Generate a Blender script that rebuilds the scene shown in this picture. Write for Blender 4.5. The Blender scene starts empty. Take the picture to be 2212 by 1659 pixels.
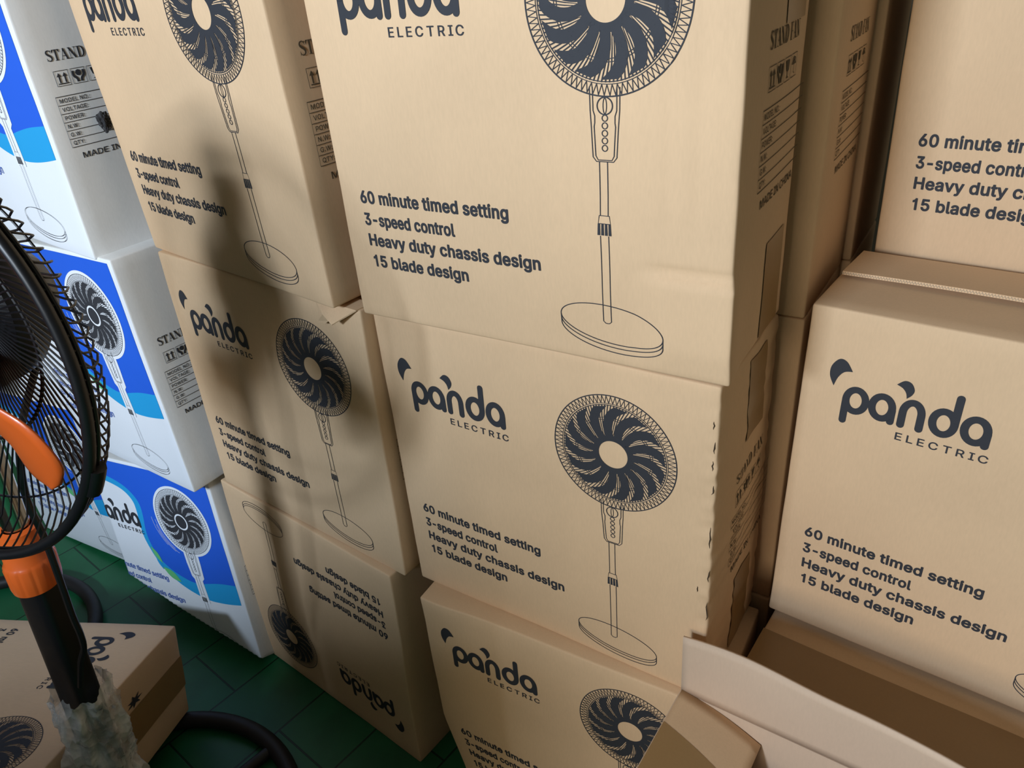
import bpy, bmesh, math, random, json
from mathutils import Vector, Matrix, noise

sc = bpy.context.scene
COL = sc.collection
# ------------------------------------------------------------------ camera
pitch, roll = 0.51321, -0.0849
fwd = Vector((0, math.cos(pitch), -math.sin(pitch)))
rt = Vector((1, 0, 0)); up = Vector((0, math.sin(pitch), math.cos(pitch)))
cx_ = math.cos(roll) * rt + math.sin(roll) * up
cy_ = -math.sin(roll) * rt + math.cos(roll) * up
cz_ = -fwd
cam = bpy.data.cameras.new('camera')
camo = bpy.data.objects.new('camera', cam)
COL.objects.link(camo)
camo.matrix_world = Matrix(((cx_.x, cy_.x, cz_.x, 0), (cx_.y, cy_.y, cz_.y, 0), (cx_.z, cy_.z, cz_.z, 1.30254), (0, 0, 0, 1)))
cam.sensor_fit = 'HORIZONTAL'; cam.sensor_width = 36
cam.lens = 1656.22 / 2212 * 36
cam.clip_start = 0.02
sc.camera = camo
# ------------------------------------------------------------------ world, lights, exposure
w = bpy.data.worlds.new('world'); sc.world = w; w.use_nodes = True
bg = w.node_tree.nodes['Background']
bg.inputs[0].default_value = (1.0, 0.92, 0.82, 1); bg.inputs[1].default_value = 0.10
def area(name, loc, target, sx, sy, power, color):
    l = bpy.data.lights.new(name, 'AREA'); l.shape = 'RECTANGLE'; l.size = sx; l.size_y = sy
    l.energy = power; l.color = color
    o = bpy.data.objects.new(name, l); COL.objects.link(o)
    o.location = loc
    o.rotation_euler = (Vector(target) - Vector(loc)).to_track_quat('-Z', 'Y').to_euler()
    return o
area('daylight_from_doorway', (-1.46, -0.92, 1.71), (-0.1, 0.9, 0.80), 0.34, 0.36, 74, (0.70, 0.845, 1.02))
area('warm_fill_light', (-2.3, -2.6, 1.86), (-0.1, 0.9, 0.75), 0.85, 0.75, 46, (1.0, 0.87, 0.68))  # added warm fill to lift the lower front cartons, no real lamp there
sc.view_settings.view_transform = 'Standard'
sc.view_settings.look = 'None'
sc.view_settings.gamma = 1
sc.view_settings.use_curve_mapping = False
sc.view_settings.exposure = 0.0

# ------------------------------------------------------------------ materials
def lin(c):
    return tuple(((v / 255) / 12.92 if v / 255 <= 0.04045 else ((v / 255 + 0.055) / 1.055) ** 2.4) for v in c) + (1,)
def newmat(name):
    m = bpy.data.materials.new(name); m.use_nodes = True
    nt = m.node_tree
    return m, nt, nt.nodes, nt.nodes['Principled BSDF']
def board(name, rgb, var=0.10, rough=0.78, bump=0.12, blotch=0.05):
    m, nt, N, P = newmat(name)
    tc = N.new('ShaderNodeTexCoord')
    n1 = N.new('ShaderNodeTexNoise'); n1.inputs['Scale'].default_value = 5; n1.inputs['Detail'].default_value = 5
    n2 = N.new('ShaderNodeTexNoise'); n2.inputs['Scale'].default_value = 420; n2.inputs['Detail'].default_value = 2
    mp = N.new('ShaderNodeMapping'); mp.inputs['Scale'].default_value = (1, 1, 0.25)
    nt.links.new(tc.outputs['Object'], mp.inputs[0])
    nt.links.new(tc.outputs['Object'], n1.inputs['Vector']); nt.links.new(mp.outputs[0], n2.inputs['Vector'])
    a = N.new('ShaderNodeMix'); a.data_type = 'RGBA'
    c = lin(rgb)
    a.inputs['A'].default_value = tuple(v * (1 - var) for v in c[:3]) + (1,)
    a.inputs['B'].default_value = tuple(min(1, v * (1 + var)) for v in c[:3]) + (1,)
    r = N.new('ShaderNodeMapRange'); r.inputs[1].default_value = 0.35; r.inputs[2].default_value = 0.65
    nt.links.new(n1.outputs['Fac'], r.inputs[0])
    add = N.new('ShaderNodeMath'); add.operation = 'MULTIPLY_ADD'; add.inputs[1].default_value = 0.6
    nt.links.new(n2.outputs['Fac'], add.inputs[0]); 
    sub = N.new('ShaderNodeMath'); sub.operation = 'MULTIPLY'; sub.inputs[1].default_value = 0.45
    nt.links.new(r.outputs[0], sub.inputs[0]); nt.links.new(sub.outputs[0], add.inputs[2])
    nt.links.new(add.outputs[0], a.inputs['Factor'])
    nt.links.new(a.outputs['Result'], P.inputs['Base Color'])
    P.inputs['Roughness'].default_value = rough
    b = N.new('ShaderNodeBump'); b.inputs['Strength'].default_value = bump; b.inputs['Distance'].default_value = 0.004
    nt.links.new(n1.outputs['Fac'], b.inputs['Height']); nt.links.new(b.outputs[0], P.inputs['Normal'])
    return m
def plain(name, rgb, rough=0.6, metal=0.0, spec=0.5, coat=0.0):
    m, nt, N, P = newmat(name)
    tc = N.new('ShaderNodeTexCoord')
    n = N.new('ShaderNodeTexNoise'); n.inputs['Scale'].default_value = 60; n.inputs['Detail'].default_value = 3
    nt.links.new(tc.outputs['Object'], n.inputs['Vector'])
    mr = N.new('ShaderNodeMapRange'); mr.inputs[3].default_value = max(0.02, rough - 0.06); mr.inputs[4].default_value = min(1, rough + 0.06)
    nt.links.new(n.outputs['Fac'], mr.inputs[0]); nt.links.new(mr.outputs[0], P.inputs['Roughness'])
    P.inputs['Base Color'].default_value = lin(rgb)
    P.inputs['Metallic'].default_value = metal
    P.inputs['Specular IOR Level'].default_value = spec
    P.inputs['Coat Weight'].default_value = coat
    return m
M = {}
M['kraft'] = board('kraft_board', (211, 178, 141))
M['kraft_inner'] = board('kraft_inside', (206, 180, 156), 0.08)
M['white'] = board('white_board', (228, 232, 238), 0.03, 0.55, 0.08)
M['ink'] = plain('black_print', (50, 51, 56), 0.7, 0, 0.3)
M['inkfaint'] = plain('faded_print', (86, 74, 56), 0.8, 0, 0.2)
M['blue'] = plain('blue_print', (38, 96, 214), 0.45)
M['cyan'] = plain('cyan_print', (38, 158, 218), 0.45)
M['green'] = plain('green_print', (104, 192, 124), 0.45)
M['bluetext'] = plain('blue_text_print', (96, 122, 196), 0.5)
M['whiteprint'] = plain('white_print', (232, 236, 242), 0.5)
M['tape'] = board('brown_packing_tape', (150, 118, 76), 0.10, 0.33, 0.25)
M['wirepaint'] = plain('black_enamel_wire', (14, 14, 17), 0.35)
M['blackplastic'] = plain('black_plastic', (17, 17, 20), 0.38)
M['rubber'] = plain('dull_black_plastic', (30, 28, 29), 0.55)
M['orange'] = plain('orange_plastic', (222, 98, 36), 0.32, 0, 0.5, 0.2)
M['chrome'] = plain('chrome_steel', (190, 190, 190), 0.15, 1.0)
M['wear'] = plain('dark_gap', (58, 44, 30), 0.9)
M['edge'] = board('corrugated_edge', (190, 172, 148), 0.25, 0.9, 0.5)
M['plaster'] = board('painted_plaster', (148, 140, 126), 0.08, 0.9, 0.2)

# clear plastic
m, nt, N, P = newmat('clear_plastic_film')
P.inputs['Base Color'].default_value = (0.86, 0.86, 0.85, 1); P.inputs['Roughness'].default_value = 0.14
tr = N.new('ShaderNodeBsdfTransparent'); mx = N.new('ShaderNodeMixShader')
tcn = N.new('ShaderNodeTexCoord'); nz = N.new('ShaderNodeTexNoise'); nz.inputs['Scale'].default_value = 24; nz.inputs['Detail'].default_value = 6
nt.links.new(tcn.outputs['Object'], nz.inputs['Vector'])
mr = N.new('ShaderNodeMapRange'); mr.inputs[1].default_value = 0.35; mr.inputs[2].default_value = 0.7; mr.inputs[3].default_value = 0.26; mr.inputs[4].default_value = 0.80
nt.links.new(nz.outputs['Fac'], mr.inputs[0]); nt.links.new(mr.outputs[0], mx.inputs[0])
nt.links.new(tr.outputs[0], mx.inputs[1]); nt.links.new(P.outputs[0], mx.inputs[2])
nt.links.new(mx.outputs[0], N['Material Output'].inputs['Surface'])
nw2 = N.new('ShaderNodeTexVoronoi'); nw2.inputs['Scale'].default_value = 55; nt.links.new(tcn.outputs['Object'], nw2.inputs['Vector'])
bpn = N.new('ShaderNodeBump'); bpn.inputs['Strength'].default_value = 0.9; bpn.inputs['Distance'].default_value = 0.006
nt.links.new(nw2.outputs['Distance'], bpn.inputs['Height']); nt.links.new(bpn.outputs[0], P.inputs['Normal'])
M['film'] = m
M['darkfilm'] = plain('dark_shiny_film', (52, 52, 54), 0.12)

# green floor with seams
m, nt, N, P = newmat('green_floor')
tc = N.new('ShaderNodeTexCoord'); mp = N.new('ShaderNodeMapping')
mp.inputs['Rotation'].default_value = (0, 0, math.radians(-48)); mp.inputs['Location'].default_value = (0.05, 0.03, 0)
nt.links.new(tc.outputs['Object'], mp.inputs[0])
br = N.new('ShaderNodeTexBrick'); br.inputs['Scale'].default_value = 1.0
br.inputs['Brick Width'].default_value = 0.30; br.inputs['Row Height'].default_value = 0.155
br.inputs['Mortar Size'].default_value = 0.0022; br.inputs['Mortar Smooth'].default_value = 0.3
br.inputs['Color1'].default_value = lin((30, 108, 66)); br.inputs['Color2'].default_value = lin((27, 100, 62)); br.inputs['Mortar'].default_value = lin((12, 50, 30))
nt.links.new(mp.outputs[0], br.inputs['Vector'])
n1 = N.new('ShaderNodeTexNoise'); n1.inputs['Scale'].default_value = 9; n1.inputs['Detail'].default_value = 6
nt.links.new(tc.outputs['Object'], n1.inputs['Vector'])
mixn = N.new('ShaderNodeMix'); mixn.data_type = 'RGBA'; mixn.blend_type = 'MULTIPLY'; mixn.inputs['Factor'].default_value = 0.5
ramp = N.new('ShaderNodeValToRGB'); ramp.color_ramp.elements[0].color = (0.45, 0.5, 0.5, 1); ramp.color_ramp.elements[1].color = (1, 1, 1, 1)
ramp.color_ramp.elements[0].position = 0.3; ramp.color_ramp.elements[1].position = 0.6
nt.links.new(n1.outputs['Fac'], ramp.inputs[0])
nt.links.new(br.outputs['Color'], mixn.inputs['A']); nt.links.new(ramp.outputs[0], mixn.inputs['B'])
nt.links.new(mixn.outputs['Result'], P.inputs['Base Color'])
P.inputs['Roughness'].default_value = 0.42
bm_ = N.new('ShaderNodeBump'); bm_.inputs['Strength'].default_value = 0.4; bm_.inputs['Distance'].default_value = 0.002; bm_.invert = True
nt.links.new(br.outputs['Fac'], bm_.inputs['Height']); nt.links.new(bm_.outputs[0], P.inputs['Normal'])
M['floor'] = m

# ------------------------------------------------------------------ helpers
def mesh_obj(name, verts, faces, mats, parent=None, midx=None, smooth=False):
    me = bpy.data.meshes.new(name)
    me.from_pydata([tuple(v) for v in verts], [], faces)
    for mm in (mats if isinstance(mats, (list, tuple)) else [mats]): me.materials.append(mm)
    if midx: me.polygons.foreach_set('material_index', midx)
    if smooth: me.polygons.foreach_set('use_smooth', [True] * len(me.polygons))
    me.update()
    o = bpy.data.objects.new(name, me); COL.objects.link(o)
    if parent: o.parent = parent
    return o
def empty(name, mat):
    o = bpy.data.objects.new(name, None); COL.objects.link(o)
    o.empty_display_size = 0.05
    o.matrix_world = mat
    return o
def tag(o, label, cat, group=None):
    o['label'] = label; o['category'] = cat
    if group: o['group'] = group
    return o
class MB:
    def __init__(s): s.v = []; s.f = []
    def box(s, x0, x1, y0, y1, z0, z1):
        b = len(s.v)
        s.v += [(x0,y0,z0),(x1,y0,z0),(x1,y1,z0),(x0,y1,z0),(x0,y0,z1),(x1,y0,z1),(x1,y1,z1),(x0,y1,z1)]
        s.f += [tuple(b+i for i in q) for q in ((0,3,2,1),(4,5,6,7),(0,1,5,4),(1,2,6,5),(2,3,7,6),(3,0,4,7))]
    def tube(s, pts, r, n=8, closed=False, caps=True):
        pts = [Vector(p) for p in pts]; rr = r if isinstance(r, (list, tuple)) else [r] * len(pts)
        b = len(s.v); L = len(pts); ref = None
        for i, p in enumerate(pts):
            a = pts[i-1] if (i > 0 or closed) else pts[i]; c = pts[(i+1) % L] if (i < L-1 or closed) else pts[i]
            t = (c - a).normalized()
            if ref is None:
                ref = t.orthogonal().normalized()
            else:
                ref = (ref - t * ref.dot(t)); 
                if ref.length < 1e-6: ref = t.orthogonal()
                ref.normalize()
            q = t.cross(ref)
            for k in range(n):
                an = 2 * math.pi * k / n
                s.v.append(tuple(p + (ref * math.cos(an) + q * math.sin(an)) * rr[i]))
        seg = L if closed else L - 1
        for i in range(seg):
            j = (i + 1) % L
            for k in range(n):
                k2 = (k + 1) % n
                s.f.append((b+i*n+k, b+i*n+k2, b+j*n+k2, b+j*n+k))
        if not closed and caps:
            s.f.append(tuple(b+k for k in range(n))[::-1]); s.f.append(tuple(b+(L-1)*n+k for k in range(n)))
    def lathe(s, prof, n=40, cap=True):
        b = len(s.v)
        for r, z in prof:
            for k in range(n):
                an = 2*math.pi*k/n; s.v.append((r*math.cos(an), r*math.sin(an), z))
        for i in range(len(prof)-1):
            for k in range(n):
                k2 = (k+1) % n
                s.f.append((b+i*n+k, b+i*n+k2, b+(i+1)*n+k2, b+(i+1)*n+k))
        if cap:
            s.f.append(tuple(b+k for k in range(n))[::-1]); s.f.append(tuple(b+(len(prof)-1)*n+k for k in range(n)))
    def obj(s, name, mat, parent=None, smooth=True, fn=None):
        v = [fn(Vector(p)) for p in s.v] if fn else s.v
        o = mesh_obj(name, v, s.f, mat, parent, None, smooth)
        if smooth:
            try: o.data.set_sharp_from_angle(angle=math.radians(40))
            except Exception: pass
        return o

# ------------------------------------------------------------------ carton geometry
W, H, D = 0.4651, 0.46, 0.1917
def pose(X, Y, th, dz, ti, ro, level, S=0.46):
    """front-bottom-centre frame of a carton: x along the front, y into depth, z up"""
    org = Vector((X * S + math.cos(th) * W / 2, Y * S + math.sin(th) * W / 2, (level + dz) * S))
    R = Matrix.Rotation(th, 3, 'Z')
    # lean back (ti) about x, tilt in plane (ro) about y
    T = Matrix(((1, 0, 0), (0, math.cos(ti), math.sin(ti)), (0, -math.sin(ti), math.cos(ti))))
    Q = Matrix(((math.cos(ro), 0, -math.sin(ro)), (0, 1, 0), (math.sin(ro), 0, math.cos(ro))))
    m = (R @ T @ Q).to_4x4(); m.translation = org
    return m
def lines(L, r, n):
    return [0, r * 0.3, r] + [r + (L - 2 * r) * i / n for i in range(1, n)] + [L - r, L - 0.3 * r, L]
def rounded_box(w_, d_, h_, r, nx, ny, nz):
    xs, ys, zs = lines(w_, r, nx), lines(d_, r, ny), lines(h_, r, nz)
    V = {}; verts = []; faces = []; tags = []
    def vid(p):
        k = tuple(round(c, 6) for c in p)
        if k not in V:
            V[k] = len(verts)
            q = Vector((min(max(p[0], r), w_ - r), min(max(p[1], r), d_ - r), min(max(p[2], r), h_ - r)))
            dlt = Vector(p) - q
            verts.append(q + dlt.normalized() * r if dlt.length > 1e-9 else q)
        return V[k]
    def grid(A, B, f, tagn, flip):
        for i in range(len(A) - 1):
            for j in range(len(B) - 1):
                q = [f(A[i], B[j]), f(A[i+1], B[j]), f(A[i+1], B[j+1]), f(A[i], B[j+1])]
                ids = [vid(p) for p in q]
                faces.append(tuple(ids[::-1] if flip else ids)); tags.append(tagn)
    grid(xs, zs, lambda a, b: (a, 0, b), 'front', False)
    grid(xs, zs, lambda a, b: (a, d_, b), 'back', True)
    grid(ys, zs, lambda a, b: (0, a, b), 'left', True)
    grid(ys, zs, lambda a, b: (w_, a, b), 'right', False)
    grid(xs, ys, lambda a, b: (a, b, 0), 'bottom', True)
    grid(xs, ys, lambda a, b: (a, b, h_), 'top', False)
    return verts, faces, tags

# ------------------------------------------------------------------ printed artwork, as thin ink shapes in (U, V) metres on a face
class Ink:
    def __init__(s): s.v = []; s.f = []; s.m = []
    def face(s, pts, m=0, layer=0):
        b = len(s.v); s.v += [(p[0], p[1], layer) for p in pts]; s.f.append(tuple(range(b, b + len(pts)))); s.m.append(m)
    def ribbon(s, pts, wd, m=0, closed=False, layer=0, cap=False):
        n = len(pts); P = [Vector((p[0], p[1])) for p in pts]; b = len(s.v)
        for i in range(n):
            a = P[i-1] if (i > 0 or closed) else P[i]; c = P[(i+1) % n] if (i < n-1 or closed) else P[i]
            t = (c - a)
            if t.length < 1e-9: t = Vector((1, 0))
            t.normalize(); nn = Vector((-t.y, t.x))
            ww = wd[i] if isinstance(wd, (list, tuple)) else wd
            s.v += [(P[i].x + nn.x*ww/2, P[i].y + nn.y*ww/2, layer), (P[i].x - nn.x*ww/2, P[i].y - nn.y*ww/2, layer)]
        for i in range(n if closed else n-1):
            j = (i+1) % n
            s.f.append((b+2*i+1, b+2*j+1, b+2*j, b+2*i)); s.m.append(m)
        if cap and not closed:
            for p in (P[0], P[-1]):
                ww = wd[0] if isinstance(wd, (list, tuple)) else wd
                s.face([(p.x + ww/2*math.cos(2*math.pi*k/14), p.y + ww/2*math.sin(2*math.pi*k/14)) for k in range(14)], m, layer)
    def annulus(s, cx, cy, r0, r1, m=0, layer=0, n=64):
        s.ribbon([(cx + (r0+r1)/2*math.cos(2*math.pi*k/n), cy + (r0+r1)/2*math.sin(2*math.pi*k/n)) for k in range(n)], abs(r1-r0), m, True, layer)
    def disc(s, cx, cy, r, m=0, layer=0, n=48, ry=None):
        ry = ry or r
        s.face([(cx + r*math.cos(2*math.pi*k/n), cy + ry*math.sin(2*math.pi*k/n)) for k in range(n)], m, layer)
    def add(s, verts, faces, m=0, layer=0):
        b = len(s.v); s.v += [(p[0], p[1], layer) for p in verts]; s.f += [tuple(b+i for i in f) for f in faces]; s.m += [m]*len(faces)
    def text(s, body, x, y, cap, width=None, bold=False, m=0, layer=0, space=1.0, shear=0.0):
        v, f = text_mesh(body, bold, space)
        x0 = min(p[0] for p in v); x1 = max(p[0] for p in v)
        sy = cap / CAPH; sx = (width / (x1 - x0)) if width else sy
        s.add([(x + (p[0]-x0)*sx + shear*p[1]*sy, y + p[1]*sy) for p in v], f, m, layer)
    def bake(s, step=0.02):
        """triangulate and slice along a grid so that the print follows a bent panel"""
        bm = bmesh.new()
        vs = [bm.verts.new(p) for p in s.v]
        for f, mi in zip(s.f, s.m):
            try:
                fc = bm.faces.new([vs[i] for i in f]); fc.material_index = mi
            except ValueError: pass
        bmesh.ops.triangulate(bm, faces=[f for f in bm.faces if len(f.verts) > 4])
        bm.normal_update()
        bmesh.ops.reverse_faces(bm, faces=[f for f in bm.faces if f.normal.z < 0])
        xs = [p[0] for p in s.v]; ys = [p[1] for p in s.v]
        for ax, lo, hi in ((0, min(xs), max(xs)), (1, min(ys), max(ys))):
            k = math.ceil(lo / step)
            while k * step < hi:
                co = [0, 0, 0]; no = [0, 0, 0]; co[ax] = k * step + 1e-5; no[ax] = 1
                bmesh.ops.bisect_plane(bm, geom=bm.verts[:] + bm.edges[:] + bm.faces[:], dist=1e-7, plane_co=co, plane_no=no)
                k += 1
        bm.verts.index_update()
        r = ([v.co.copy() for v in bm.verts], [tuple(v.index for v in f.verts) for f in bm.faces], [f.material_index for f in bm.faces])
        bm.free()
        return r
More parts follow.
